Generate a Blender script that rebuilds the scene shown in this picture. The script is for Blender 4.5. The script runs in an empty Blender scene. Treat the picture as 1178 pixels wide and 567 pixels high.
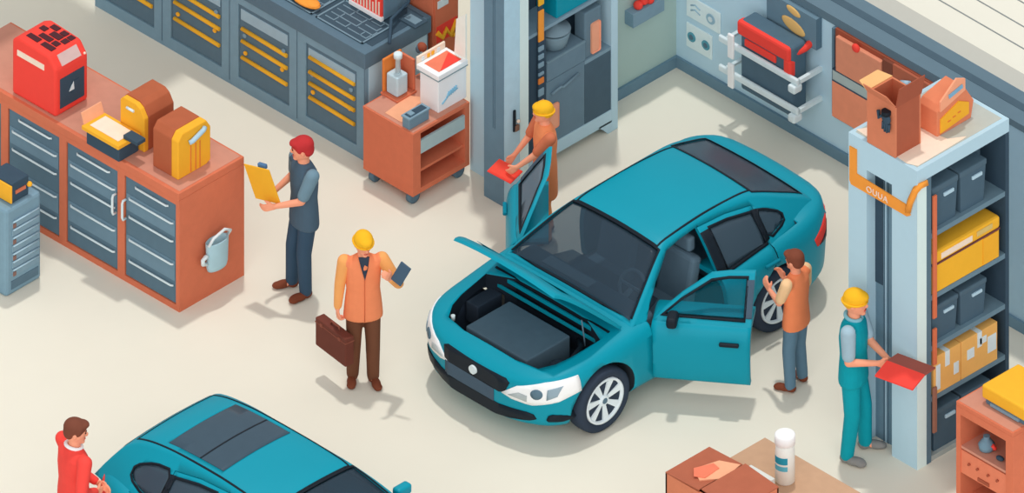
import bpy, bmesh, math, random
from mathutils import Vector, Matrix
random.seed(7)
C = bpy.context.scene.collection
SC = bpy.context.scene
# ------------------------------------------------------------------ projection constants (orthographic isometric camera)
S = 115.0
EL = math.radians(35.264)
KA = S*math.cos(math.radians(45)); KB = KA*math.sin(EL); KC = S*math.cos(EL)
def at(px, py, z=0.0):
    s = (px-589)/KA; d = (py-283.5+KC*z)/KB
    return Vector(((s+d)/2, (s-d)/2, z))
def aty(px, py, Y):
    X = (px-589)/KA - Y
    return Vector((X, Y, (283.5+KB*(X-Y)-py)/KC))
def atx(px, py, X):
    Y = (px-589)/KA - X
    return Vector((X, Y, (283.5+KB*(X-Y)-py)/KC))

# ------------------------------------------------------------------ materials
def lin(c):
    c /= 255.0
    return c/12.92 if c <= .04045 else ((c+.055)/1.055)**2.4
MATS = {}
def M(name, rgb, k=0.80, rough=.75, spec=.15, noise=.035, scale=9.0, metal=0.0):
    if name in MATS: return MATS[name]
    if k <= .825: k *= .90
    m = bpy.data.materials.new(name); m.use_nodes = True
    nt = m.node_tree; b = nt.nodes['Principled BSDF']
    col = [min(.93, lin(v)/k) for v in rgb]
    tc = nt.nodes.new('ShaderNodeTexCoord'); nz = nt.nodes.new('ShaderNodeTexNoise')
    nz.inputs['Scale'].default_value = scale; nz.inputs['Detail'].default_value = 3
    rp = nt.nodes.new('ShaderNodeValToRGB')
    e = rp.color_ramp.elements
    e[0].position = .3; e[1].position = .7
    e[0].color = [v*(1-noise) for v in col]+[1]; e[1].color = [min(.95, v*(1+noise)) for v in col]+[1]
    nt.links.new(tc.outputs['Object'], nz.inputs['Vector']); nt.links.new(nz.outputs['Fac'], rp.inputs['Fac'])
    nt.links.new(rp.outputs['Color'], b.inputs['Base Color'])
    b.inputs['Roughness'].default_value = rough; b.inputs['Specular IOR Level'].default_value = spec
    b.inputs['Metallic'].default_value = metal
    MATS[name] = m; return m
def GLASS(name, tint, body, fac):
    if name in MATS: return MATS[name]
    m = bpy.data.materials.new(name); m.use_nodes = True
    nt = m.node_tree; b = nt.nodes['Principled BSDF']; out = nt.nodes['Material Output']
    b.inputs['Base Color'].default_value = [lin(v) for v in body]+[1]
    b.inputs['Roughness'].default_value = .25; b.inputs['Specular IOR Level'].default_value = .3
    t = nt.nodes.new('ShaderNodeBsdfTransparent'); t.inputs['Color'].default_value = [lin(v) for v in tint]+[1]
    mx = nt.nodes.new('ShaderNodeMixShader'); mx.inputs['Fac'].default_value = fac
    nt.links.new(t.outputs[0], mx.inputs[1]); nt.links.new(b.outputs[0], mx.inputs[2]); nt.links.new(mx.outputs[0], out.inputs['Surface'])
    MATS[name] = m; return m

# ------------------------------------------------------------------ mesh helpers
class MB:
    def __init__(s): s.bm = bmesh.new(); s.mats = []
    def _mi(s, mat):
        if mat is None: return 0
        if mat not in s.mats: s.mats.append(mat)
        return s.mats.index(mat)
    def box(s, x0, x1, y0, y1, z0, z1, r=0, mat=None, rot=None, seg=2):
        t = bmesh.new(); bmesh.ops.create_cube(t, size=1)
        for v in t.verts: v.co = Vector(((x0+x1)/2+v.co.x*(x1-x0), (y0+y1)/2+v.co.y*(y1-y0), (z0+z1)/2+v.co.z*(z1-z0)))
        if r: bmesh.ops.bevel(t, geom=t.edges[:], offset=r, segments=seg, affect='EDGES', profile=.5)
        if rot is not None:
            c = Vector(((x0+x1)/2, (y0+y1)/2, (z0+z1)/2))
            for v in t.verts: v.co = rot @ (v.co-c) + c
        return s.add(t, mat)
    def add(s, t, mat=None, xf=None):
        mi = s._mi(mat)
        if xf is not None:
            for v in t.verts: v.co = xf @ v.co
        mp = {}
        for v in t.verts: mp[v] = s.bm.verts.new(v.co)
        for f in t.faces:
            try: nf = s.bm.faces.new([mp[v] for v in f.verts])
            except ValueError: continue
            nf.material_index = mi; nf.smooth = f.smooth
        t.free(); return s
    def prism(s, pts, vec, mat=None, r=0):
        """pts: 3D polygon, extruded by vec"""
        t = bmesh.new(); vec = Vector(vec)
        a = [t.verts.new(Vector(p)) for p in pts]; b = [t.verts.new(Vector(p)+vec) for p in pts]
        n = len(pts)
        t.faces.new(a); t.faces.new(b[::-1])
        for i in range(n): t.faces.new([a[i], b[i], b[(i+1) % n], a[(i+1) % n]])
        bmesh.ops.recalc_face_normals(t, faces=t.faces[:])
        if r: bmesh.ops.bevel(t, geom=t.edges[:], offset=r, segments=2, affect='EDGES', profile=.5)
        return s.add(t, mat)
    def tube(s, pts, rad, n=10, mat=None, caps=True, smooth=True):
        pts = [Vector(p) for p in pts]
        if not hasattr(rad, '__len__'): rad = [rad]*len(pts)
        t = bmesh.new(); rings = []
        up = Vector((0, 0, 1))
        d0 = (pts[1]-pts[0]).normalized()
        if abs(d0.z) > .9: up = Vector((1, 0, 0))
        for i, p in enumerate(pts):
            d = (pts[min(i+1, len(pts)-1)]-pts[max(i-1, 0)]).normalized()
            a = d.cross(up).normalized(); b = a.cross(d).normalized(); up = b
            rings.append([t.verts.new(p+rad[i]*(a*math.cos(q*2*math.pi/n)+b*math.sin(q*2*math.pi/n))) for q in range(n)])
        for i in range(len(rings)-1):
            for q in range(n):
                f = t.faces.new([rings[i][q], rings[i][(q+1) % n], rings[i+1][(q+1) % n], rings[i+1][q]]); f.smooth = smooth
        if caps: t.faces.new(rings[0][::-1]); t.faces.new(rings[-1])
        bmesh.ops.recalc_face_normals(t, faces=t.faces[:])
        return s.add(t, mat)
    def ball(s, c, rx, ry=None, rz=None, mat=None, u=16, v=10, rot=None):
        ry = ry or rx; rz = rz or rx
        t = bmesh.new(); bmesh.ops.create_uvsphere(t, u_segments=u, v_segments=v, radius=1)
        for w in t.verts:
            q = Vector((w.co.x*rx, w.co.y*ry, w.co.z*rz))
            if rot is not None: q = rot @ q
            w.co = q+Vector(c)
        for f in t.faces: f.smooth = True
        return s.add(t, mat)
    def lathe(s, prof, c, axis='z', n=24, mat=None, smooth=True):
        """prof: (h, r) list along axis; closed at the ends"""
        t = bmesh.new(); rings = []
        for h, r in prof:
            ring = []
            for q in range(n):
                a = 2*math.pi*q/n; u, w = r*math.cos(a), r*math.sin(a)
                p = {'z': (u, w, h), 'x': (h, u, w), 'y': (u, h, w)}[axis]
                ring.append(t.verts.new(Vector(c)+Vector(p)))
            rings.append(ring)
        for i in range(len(rings)-1):
            for q in range(n):
                f = t.faces.new([rings[i][q], rings[i][(q+1) % n], rings[i+1][(q+1) % n], rings[i+1][q]]); f.smooth = smooth
        t.faces.new(rings[0][::-1]); t.faces.new(rings[-1])
        bmesh.ops.recalc_face_normals(t, faces=t.faces[:])
        return s.add(t, mat)
    def loft(s, rings, mat=None, smooth=True):
        t = bmesh.new(); R = [[t.verts.new(Vector(p)) for p in r] for r in rings]; n = len(R[0])
        for i in range(len(R)-1):
            for q in range(n):
                f = t.faces.new([R[i][q], R[i][(q+1) % n], R[i+1][(q+1) % n], R[i+1][q]]); f.smooth = smooth
        t.faces.new(R[0][::-1]); t.faces.new(R[-1])
        bmesh.ops.recalc_face_normals(t, faces=t.faces[:])
        return s.add(t, mat)
    def mesh(s, name, mat=None):
        me = bpy.data.meshes.new(name); s.bm.to_mesh(me); s.bm.free()
        if s.mats:
            for m in s.mats: me.materials.append(m)
        elif mat: me.materials.append(mat)
        return me
    def build(s, name, mat=None, parent=None, label=None, smooth=None):
        o = bpy.data.objects.new(name, s.mesh(name, mat)); C.objects.link(o)
        if parent: o.parent = parent
        if label: o['label'] = label
        return o
def thing(name, label, cat, loc=(0, 0, 0), rotz=0, group=None):
    o = bpy.data.objects.new(name, None); C.objects.link(o)
    o.empty_display_size = .1
    o.location = loc; o.rotation_euler = (0, 0, rotz); o['label'] = label; o['category'] = cat
    if group: o['group'] = group
    return o
def tag(o, label, cat, group=None):
    o['label'] = label; o['category'] = cat
    if group: o['group'] = group
    return o
def struct(o):
    o['kind'] = 'structure'; return o
def copy_tree(o, loc=None, label=None, rotz=None):
    c = o.copy(); C.objects.link(c)
    for ch in [k for k in bpy.data.objects if k.parent == o]:
        d = copy_tree(ch); d.parent = c
    if loc is not None: c.location = loc
    if rotz is not None: c.rotation_euler = (0, 0, rotz)
    if label: c['label'] = label
    return c
def tmpobj(me):
    o = bpy.data.objects.new('tmp', me); C.objects.link(o); return o
def boolop(me, cut, op='DIFFERENCE'):
    a, b = tmpobj(me), tmpobj(cut)
    m = a.modifiers.new('b', 'BOOLEAN'); m.object = b; m.operation = op; m.solver = 'EXACT'; m.material_mode = 'TRANSFER'
    dg = bpy.context.evaluated_depsgraph_get(); dg.update()
    r = bpy.data.meshes.new_from_object(a.evaluated_get(dg), preserve_all_data_layers=True, depsgraph=dg)
    bpy.data.objects.remove(a); bpy.data.objects.remove(b)
    return r
def modmesh(me, mods):
    a = tmpobj(me)
    for t, kw in mods:
        m = a.modifiers.new('m', t)
        for k, v in kw.items(): setattr(m, k, v)
    dg = bpy.context.evaluated_depsgraph_get(); dg.update()
    r = bpy.data.meshes.new_from_object(a.evaluated_get(dg), preserve_all_data_layers=True, depsgraph=dg)
    bpy.data.objects.remove(a); return r
def put(me, name, mat, parent, label=None, force=False, smooth=None):
    if force or not any(me.materials):
        me.materials.clear(); me.materials.append(mat)
        for p in me.polygons: p.material_index = 0
    if smooth is not None:
        for p in me.polygons: p.use_smooth = smooth
    me.name = name
    o = bpy.data.objects.new(name, me); C.objects.link(o); o.parent = parent
    if label: o['label'] = label
    return o

# ------------------------------------------------------------------ palette
floor_m = M('floor_cream', (240, 234, 217), 1.05, noise=.008, scale=2)
outside_m = M('outside_paving', (241, 237, 222), 1.05, noise=.008, scale=2)
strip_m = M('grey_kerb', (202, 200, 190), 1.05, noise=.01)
wallb = M('wall_pale_blue', (163, 189, 202), .76, noise=.012, scale=3)
wallg = M('wall_sage', (150, 170, 165), .76, noise=.012, scale=3)
cap_m = M('wall_cap_blue', (103, 127, 141), 1.05, noise=.02)
capd_m = M('wall_cap_groove', (76, 98, 112), 1.05)
base_m = M('skirting_blue', (98, 125, 140), .8)
jog_m = M('wall_slate_blue', (127, 152, 166), .62, noise=.012)
black = M('black_trim', (20, 28, 36), .8, rough=.5)
slate = M('slate', (80, 103, 117), .80)
slate_d = M('slate_dark', (50, 68, 82), .80)
slate_l = M('slate_light', (112, 137, 151), .80)
steel = M('steel_blue_frame', (108, 136, 151), .80)
brick = M('brick_red_paint', (187, 103, 75), .80)
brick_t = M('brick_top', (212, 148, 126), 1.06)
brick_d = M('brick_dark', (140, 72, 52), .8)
white = M('white_paint', (247, 248, 246), .86, noise=.005)
red = M('bright_red', (232, 68, 58), .84, noise=.015)
yellow = M('amber_yellow', (246, 174, 48), .88, noise=.02)
yellow2 = M('ochre_yellow', (234, 166, 46), .84, noise=.02)
orange = M('orange_band', (216, 136, 54), .8)
orange_d = M('orange_dark', (197, 113, 52), .8)
peach = M('peach', (243, 172, 134), .95)
cream_t = M('cream_paper', (252, 229, 208), 1.03)
silver = M('pale_silver', (206, 219, 222), .85)
pale_blue = M('pale_blue_paint', (160, 187, 199), .80, noise=.01)
pale_green = M('pale_sage_paint', (188, 205, 203), .78, noise=.01)
mid_blue = M('mid_blue_paint', (98, 125, 140), .8)
teal = M('teal_car_paint', (0, 148, 170), 1.0, rough=.45, spec=.2, noise=.012, scale=3)
teal_b = M('teal_cloth', (4, 136, 150), .82)
teal_l = M('teal_light_cloth', (22, 155, 170), .82)
card = M('cardboard_brown', (187, 112, 82), .80)
card_t = M('cardboard_tan', (214, 168, 128), .85)
tyre_m = M('tyre_rubber', (42, 52, 66), .8)
rim_m = M('alloy_rim', (214, 224, 229), .85)
glass_w = GLASS('tinted_car_glass', (215, 224, 230), (66, 84, 98), .42)
glass_r = GLASS('smoked_car_glass', (190, 200, 208), (72, 92, 106), .68)
glass_c = GLASS('clear_door_glass', (225, 240, 243), (0, 130, 150), .12)

# ------------------------------------------------------------------ setting
mb = MB(); mb.box(-9, 9.5, -10, 3.383, -.1, 0); struct(mb.build('floor', floor_m))
mb = MB(); mb.box(-9, 12, 3.383, 14, -.11, -.01)
struct(mb.build('ground', outside_m))
WY, WX, WH = 3.383, -1.058, 1.73
mb = MB()
mb.box(WX, 7.2, WY, WY+.4, 0, WH-.1)
struct(mb.build('wall_right', wallb))
mb = MB(); mb.box(WX-.25, 7.2, WY-.02, WY+.4, WH-.1, WH, mat=cap_m)
mb.box(WX-.25, 7.2, WY+.16, WY+.25, WH, WH+.004, mat=capd_m); struct(mb.build('trim_1'))
mb = MB(); mb.box(WX-.25, WX, .95, WY+.4, 0, WH-.1); struct(mb.build('wall_back', wallg))
mb = MB(); mb.box(WX-.25, WX+.02, .95, WY-.02, WH-.1, WH, mat=cap_m); struct(mb.build('trim_2'))
mb = MB(); mb.box(WX, 7.2, WY-.03, WY, 0, .13); struct(mb.build('baseboard_right', base_m))
mb = MB(); mb.box(WX, WX+.03, .95, WY-.03, 0, .13); struct(mb.build('baseboard_back', base_m))
# forward stretch of the right wall, beside the tall cabinet
mb = MB(); mb.box(4.3, 7.6, 2.57, 2.97, 0, 2.463, mat=jog_m); struct(mb.build('wall_front_right'))
mb = MB(); mb.box(4.3, 7.6, 2.55, 2.97, 2.463, 2.543, mat=cap_m); mb.box(4.3, 7.6, 2.73, 2.82, 2.543, 2.547, mat=capd_m); struct(mb.build('trim_3'))
mb = MB(); mb.box(4.3, 7.6, 2.54, 2.57, 0, .13); struct(mb.build('baseboard_front_right', base_m))
# wall behind the workbenches
mb = MB(); mb.box(-9, -2.35, 1.35, 1.5, 0, 2.6); struct(mb.build('wall_left', M('wall_taupe', (176, 170, 158), .8)))
# kerb strip and paving joints outside
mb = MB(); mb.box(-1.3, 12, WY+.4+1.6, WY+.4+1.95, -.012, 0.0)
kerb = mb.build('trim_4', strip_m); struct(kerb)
mb = MB()
for d in (2.26, 2.53, 2.82, 3.1): mb.box(-1.3, 12, WY+.4+d, WY+.4+d+.014, -.02, -.006)
struct(mb.build('trim_5', M('joint_grey', (140, 145, 145), 1.05)))
# added slab, unseen above the frame, put in to shade the far left floor
mb = MB(); mb.box(-8.3, -5.28, -3.6, .8, 6.0, 6.2); struct(mb.build('shade_slab', wallb))

# ------------------------------------------------------------------ generic furniture bits
def bars_door(mbx): pass

# ------- brick red cabinets on the left
BX, BY, BH = -1.543, -3.162, 1.454
def front_panel_cabinet(name, label, x1, n, handles=True, side_solid=True):
    """brick cabinet, n doors of .825 m running to -X from x1; doors face -Y"""
    w = .825*n; r = thing(name, label, 'cabinet', (x1-w/2, BY, 0), group='brick red cabinets on the left')
    b = MB(); d = .916
    b.box(-w/2, w/2, 0.05, d, .0, BH-.09)
    # frame rails on the front
    b.box(-w/2, w/2, 0, .05, 0, .07); b.box(-w/2, w/2, 0, .05, BH-.16, BH-.09)
    for i in range(n+1):
        xc = -w/2+i*.825; a, c = (xc-.05, xc+.05)
        if i == 0: a = xc
        if i == n: c = xc
        b.box(a, c, 0, .05, .07, BH-.16)
    b.build('body', brick, r)
    for i in range(n):
        a = -w/2+i*.825+.06; c = a+.705
        dm = MB(); dm.box(a, c, .012, .048, .08, BH-.17, mat=slate)
        # slightly different drawer fronts
        zs = [BH-.18, BH-.36, BH-.58, BH-.86, BH-1.12, .09]
        for k in range(5):
            if k in (1, 3): dm.box(a+.01, c-.01, .006, .014, zs[k+1]+.01, zs[k]-.01, mat=M('slate_mid', (96, 121, 136), .8))
        door = dm.build('door', None, r)
        for k, z in enumerate(zs[:5]):
            hb = MB(); x0 = a+(.14 if k == 0 else .05); x1_ = c-(.10 if k == 0 else .03)
            hb.tube([(x0, .006, z-.05), (x0+.02, -.012, z-.05), (x1_-.02, -.012, z-.05), (x1_, .006, z-.05)], .011, 8)
            hb.build('drawer_pull', silver, door, 'pale silver drawer pull')
    if handles:
        for sx in (-.07, .07):
            hb = MB(); z0 = .78
            hb.tube([(sx, .0, z0), (sx, -.045, z0), (sx, -.055, z0+.03), (sx, -.055, z0+.2), (sx, -.045, z0+.23), (sx, 0, z0+.23)], .013, 8)
            hb.build('handle', silver, r, 'upright pale silver bow handle')
    return r
cabA = front_panel_cabinet('brick_cabinet', 'brick red double door workshop cabinet with two upright silver handles', BX, 2)
cabB = front_panel_cabinet('brick_cabinet', 'brick red workshop cabinet under the red machine, behind small grey drawer unit', BX-1.65, 2, handles=False)
m_ = MB(); m_.box(BX-3.3, BX, BY-.012, BY+.916, BH-.09, BH, r=.006, mat=brick)
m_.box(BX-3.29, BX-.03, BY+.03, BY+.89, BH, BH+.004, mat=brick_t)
tag(m_.build('worktop'), 'long brick red worktop running across the left cabinets', 'worktop')
# jug hanging on the end panel of the cabinet
jx = BX; p = atx(244, 285, jx)
jug = thing('hanging_jug', 'pale blue jug hanging on the brick cabinet end panel', 'jug', (jx+.07, p.y, p.z))
b = MB(); b.lathe([(-.21, .10), (-.20, .125), (-.15, .14), (.12, .15), (.14, .15), (.14, .14), (-.1, .125)], (0, 0, 0), n=24)
for v in b.bm.verts: v.co.x *= .45
b.build('jug_body', M('jug_blue', (150, 180, 190), .8), jug)
b = MB(); b.tube([(.0, .15, .13), (.03, .16, .19), (.03, .08, .24), (.03, -.08, .2), (.03, -.15, .13)], .016, 8); b.build('handle', silver, jug)
b = MB(); b.tube([(0, -.14, 0), (.03, -.19, .03), (.03, -.23, .01), (.02, -.22, -.05), (0, -.15, -.09)], .022, 8); b.build('spout', silver, jug)

# ------- red machine on the worktop
p = at(64, 136, BH)   # near bottom corner
rm = thing('red_machine', 'bright red tool charger with black vents standing on brick worktop', 'machine', (p.x, p.y, BH+.004))
b = MB(); W_, D_, H_ = .62, .46, .70
prof = [(0, 0), (0, .56), (-.10, .70), (-.52, .72), (-.62, .66), (-.62, 0)]
b.prism([(x, 0, z) for x, z in prof], (0, D_, 0), r=.03); b.build('casing', red, rm)
top_rot = None
for i, (u, v, wu, wv) in enumerate([(-.5, .06, .16, .05), (-.42, .15, .16, .05), (-.5, .24, .08, .05), (-.36, .24, .14, .06), (-.3, .06, .16, .05), (-.24, .15, .08, .05), (-.3, .33, .08, .05), (-.44, .33, .1, .05), (-.2, .24, .07, .06), (-.2, .33, .07, .05)]):
    v_ = MB(); z = .722 - (.0)
    zz = .70+.02*(-(u+wu/2)-.10)/.42
    v_.box(u, u+wu, v+.02, v+wv+.04, zz-.002, zz+.008, r=.003); v_.build('vent', M('vent_maroon', (82, 42, 48), 1.0), rm)
b = MB(); b.box(-.002, .008, .06, .40, .08, .44, r=.004, mat=slate_d); b.box(.006, .014, .22, .32, .2, .34, mat=slate_d)
b.prism([(.010, .18, .24), (.010, .25, .24), (.010, .24, .34)], (.006, 0, 0), mat=silver)
b.build('access_hatch', None, rm)
b = MB(); b.prism([(-.012, .10, .575), (-.012, .37, .575), (-.086, .37, .675), (-.086, .10, .675)], (.008, 0, .006)); b.build('display', M('grey_display', (205, 175, 170), .9), rm)
b = MB(); b.box(-.54, -.16, -.007, .004, .50, .57, r=.003); b.build('nameplate', cream_t, rm)
b = MB(); b.ball((-.01, .42, .58), .014, mat=cream_t); b.build('lamp', None, rm)

# ------- yellow machine with open drawer
p = at(166, 176, BH)
ym = thing('yellow_bin_box', 'amber box with rounded brown back and open tray in front', 'box', (p.x, p.y, BH+.004))
b = MB(); prof = [(0, 0), (0, .40), (-.06, .50), (-.12, .535), (-.30, .535), (-.34, .49), (-.34, 0)]
b.prism([(x, 0, z) for x, z in prof], (0, .06, 0), mat=yellow2, r=.008)
b.prism([(x, .06, z*1.02) for x, z in prof], (0, .36, 0), mat=M('rust_brown', (168, 90, 60), .85), r=.008)
b.build('casing', None, ym)
b = MB(); b.tube([(-.24, -.008, .44), (-.14, -.008, .44)], .016, 8); b.build('handle', silver, ym)
b = MB(); b.box(-.52, -.06, -.30, -.02, 0, .17, r=.01, mat=slate_d); b.box(-.56, -.04, -.33, -.005, .17, .22, r=.008, mat=yellow2)
b.box(-.5, -.1, -.27, -.05, .222, .226, mat=cream_t); b.build('drawer', None, ym)
b = MB(); b.prism([(-.56, -.30, .22), (-.56, -.02, .22), (-.60, -.02, .34), (-.6, -.30, .34)], (.012, 0, 0), mat=peach); b.build('flap', None, ym)
b = MB(); b.box(-.10, .10, -.20, -.08, .225, .27, r=.006, mat=slate_d); b.build('tray', None, ym)
# ------- yellow and brown case
p = at(205, 208, BH)
yc = thing('hard_case', 'tall amber case with rust brown shell and silver grip, rightmost on worktop', 'case', (p.x, p.y, BH+.004))
b = MB(); prof = [(0, 0), (0, .47), (-.0, .5)]
PR = [(0, 0), (.40, 0), (.46, .03), (.46, .44), (.40, .54), (.06, .54), (0, .46)]
b.prism([(0, y, z) for y, z in PR], (-.10, 0, 0), mat=yellow2, r=.012)
b.build('lid', None, yc)
b = MB(); b.prism([(-.10, y, z*1.0) for y, z in PR], (-.26, 0, 0), mat=M('rust_brown', (168, 90, 60), .85), r=.012); b.build('shell', None, yc)
for yy in (.17, .24, .30):
    b = MB(); b.box(-.002, .006, yy, yy+.012, .02, .34); b.build('rib', orange_d, yc)
b = MB(); b.tube([(.015, .14, .40), (.03, .17, .41), (.03, .33, .47), (.015, .36, .48)], .026, 8); b.build('handle', M('handle_grey', (150, 175, 190), .8), yc)

# ------- small grey drawer unit bottom-left
p = at(7, 343, 0)
du = thing('drawer_unit', 'small slate blue drawer unit at left frame edge', 'drawer unit', (p.x, p.y, 0))
b = MB(); b.box(-.62, 0, 0, .50, 0, 1.06, r=.035); b.build('body', steel, du)
b = MB()
b.box(-.004, .006, .07, .45, .07, .17); b.build('plinth_recess', slate, du)
for k in range(7):
    z = .26+k*.098
    b = MB(); b.box(-.004, .012, .08, .46, z-.035, z+.05, r=.004, mat=slate_l); dr = b.build('drawer', None, du)
    h = MB(); h.tube([(.016, .09, z+.043), (.016, .45, z+.043)], .009, 6, mat=M('pull_blue', (158, 184, 197), .8)); h.build('pull', None, dr)
    if k % 2 == 0:
        h = MB(); h.box(.01, .022, .085, .125, z-.03, z+.02, r=.003, mat=M('tag_brown', (120, 92, 84), .8)); h.build('tag', None, dr)
p = at(8, 232, 1.06)
bx = thing('battery_box', 'black and amber battery box on top of small slate drawer unit', 'box', (at(16, 236, 1.06).x, at(16, 236, 1.06).y, 1.06))
b = MB(); b.box(-.34, -.03, .0, .24, 0, .24, r=.012); b.build('casing', slate_d, bx)
b = MB(); b.box(-.36, -.02, -.02, .0, .01, .22, r=.006); b.build('front_panel', yellow2, bx)
b = MB(); b.box(-.03, -.02, .05, .19, .10, .14); b.build('stripe', brick, bx)
b = MB(); b.ball((-.02, .24, .13), .03); b.build('knob', yellow2, bx)

# ------- back row of steel cabinets
CX, CH, CD = -2.08, 1.14, .92
def tool_cabinet(i):
    x1 = CX-.955*i
    labs = ['slate steel tool cabinet with four amber bars, beside the brick trolley',
            'slate steel tool cabinet, second from the brick trolley',
            'slate steel tool cabinet, third from the brick trolley',
            'slate steel tool cabinet, fourth from the brick trolley, cut by top edge']
    r = thing('tool_cabinet', labs[i], 'cabinet', (x1-.4775, 0, 0), group='steel tool cabinets in the back row')
    b = MB(); b.box(-.4765, .4765, .03, CD-.03, 0, CH, mat=steel)
    b.box(-.4765, -.36, 0, .03, 0, CH, mat=steel); b.box(.36, .4765, 0, .03, 0, CH, mat=steel)
    b.box(-.36, .36, 0, .03, 0, .14, mat=steel); b.box(-.36, .36, 0, .03, CH-.10, CH, mat=steel)
    b.box(.468, .474, -.004, 0, .05, CH, mat=slate)
    if i == 0: b.box(.4765, .4825, .05, CD-.05, .0, CH-.01, mat=pale_blue)
    b.build('body', None, r)
    b = MB(); b.box(-.35, .35, .012, .03, .15, CH-.11, r=.004, mat=slate); door = b.build('door', None, r)
    b = MB(); b.box(-.33, .33, .004, .02, CH-.28, CH-.15, r=.004, mat=M('plate_blue', (137, 161, 173), .8)); b.build('top_plate', None, door)
    zs = ([CH-.25, CH-.43, CH-.57, CH-.74] if i == 0 else [CH-.38, CH-.53, CH-.73])
    for z in zs:
        b = MB(); b.tube([(-.31, .0, z), (.33, .0, z-.02)], .022, 8, mat=yellow); b.build('rail', None, door, 'amber yellow horizontal rail')
    for k, (x, z) in enumerate([(-.27, -.45), (.28, -.36), (-.26, -.66), (.26, -.60)]):
        b = MB(); b.lathe([(-.006, .024), (.01, .024)], (x, .0, CH+z), 'y', 12, mat=(yellow2 if k >= 2 else slate_l)); b.build('knob', None, door)
    return r
for i in range(4): tool_cabinet(i)
mb = MB(); mb.box(CX-.955*4, CX+.02, -.02, CD, CH, CH+.19, r=.006, mat=M('counter_slate', (82, 104, 118), .82))
mb.box(CX-.955*4+.02, CX-.03, .13, CD-.06, CH+.19, CH+.194, mat=M('counter_inlay', (62, 82, 96), 1.0))
tag(mb.build('countertop'), 'dark slate countertop across the steel tool cabinets', 'countertop')
CT = CH+.194
# mats etched with pale lines
linem = M('line_blue', (122, 148, 162), 1.0)
def etched_mat(label, x0, x1, y0, y1, seed, loc):
    r = thing('cutting_mat', label, 'mat', loc, group='cutting mats on the countertop')
    b = MB(); b.box(x0, x1, y0, y1, 0, .008, mat=M('mat_slate', (66, 87, 101), 1.0)); b.build('sheet', None, r)
    b = MB(); t = .010
    for (a0, a1, c0, c1) in [(x0, x1, y0, y0+.018), (x0, x1, y1-.018, y1), (x0, x0+.018, y0, y1), (x1-.018, x1, y0, y1)]: b.box(a0, a1, c0, c1, .008, .008+t*.4)
    rnd = random.Random(seed)
    ny = 5
    for k in range(1, ny):
        y = y0+(y1-y0)*k/ny
        xx = x0+.05
        while xx < x1-.1:
            l = rnd.uniform(.08, .22)
            b.box(xx, min(xx+l, x1-.03), y, y+.012, .008, .008+t*.4)
            b.box(min(xx+l, x1-.03), min(xx+l, x1-.03)+.012, y, y+(y1-y0)/ny*rnd.choice([-1, 1])*.9 if False else y+(y1-y0)/ny*.9, .008, .008+t*.4)
            xx += l+rnd.uniform(0, .06)
    b.build('printed_lines', linem, r)
q = at(363, 20, CT)
etched_mat('dark cutting mat with pale line grid in front of the red screen', 0, .66, 0, .42, 3, (q.x, q.y, CT))
etched_mat('dark cutting mat with pale line grid under the orange cloth', 0, .74, 0, .5, 5, (q.x-.80, q.y+.0, CT))
q = at(352, 4, CT+.01)
b = MB(); b.ball((0, 0, .04), .19, .09, .035); b.ball((.08, .0, .05), .1, .07, .03)
o = b.build('orange_cloth', orange); o.location = (q.x, q.y, CT+.008); tag(o, 'crumpled orange cloth lying on the slate countertop', 'cloth')
# monitor with red chart
q = at(440, 26, CT)
mo = thing('computer_monitor', 'boxy slate monitor with red and white bar chart on countertop', 'monitor', (q.x, q.y, CT+.013))
b = MB(); b.box(-.46, 0, .02, .36, 0, .62, r=.012, mat=M('monitor_slate', (88, 113, 128), .8)); b.build('casing', None, mo)
b = MB(); b.box(-.45, -.01, -.004, .02, .05, .6, mat=red); sc_ = b.build('screen', None, mo)
b = MB(); b.box(-.46, 0, -.02, .02, .0, .05, r=.004, mat=white); b.build('bezel', None, mo)
for k in range(10):
    h = [.10, .12, .09, .14, .11, .15, .18, .12, .22, .16][k]
    b = MB(); b.box(-.44+k*.043, -.44+k*.043+.018, -.008, -.004, .06, .06+h); b.build('chart_bar', cream_t, sc_)
for (x, z, s_) in [(-.07, .30, .03), (-.16, .38, .03), (-.30, .32, .026)]:
    b = MB(); b.prism([(x-s_, -.005, z-s_), (x+s_, -.005, z-s_), (x, -.005, z+s_*1.6)], (0, -.004, 0)); b.build('chart_mark', cream_t, sc_)
b = MB()
b.tube([at(448, 50, CT+.02), at(449, 36, CT+.05), at(450, 22, CT+.12), at(462, 10, CT+.1), at(470, 2, CT+.2), at(471, -8, CT+.28)], .018, 8)
tag(b.build('black_hose', slate_d), 'thin dark hose bent over the countertop beside the monitor', 'hose')
b = MB(); pp = at(472, 26, CT); b.box(pp.x-.12, pp.x+.12, pp.y-.05, pp.y+.13, CT+.001, CT+.02, r=.004, mat=M('mat_slate', (66, 87, 101), 1.0)); b.box(pp.x-.08, pp.x+.08, pp.y-.01, pp.y+.09, CT+.02, CT+.024, mat=linem)
tag(b.build('touch_pad'), 'small dark pad with pale square at countertop end', 'pad')
# things clipped by the top frame edge
b = MB(); pp = at(388, -12, CT); b.box(pp.x-.3, pp.x+.1, pp.y, pp.y+.25, CT+.01, CT+.05, r=.006, mat=slate_d)
tag(b.build('dark_tray'), 'flat dark tray at the back of the countertop', 'tray')

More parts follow.
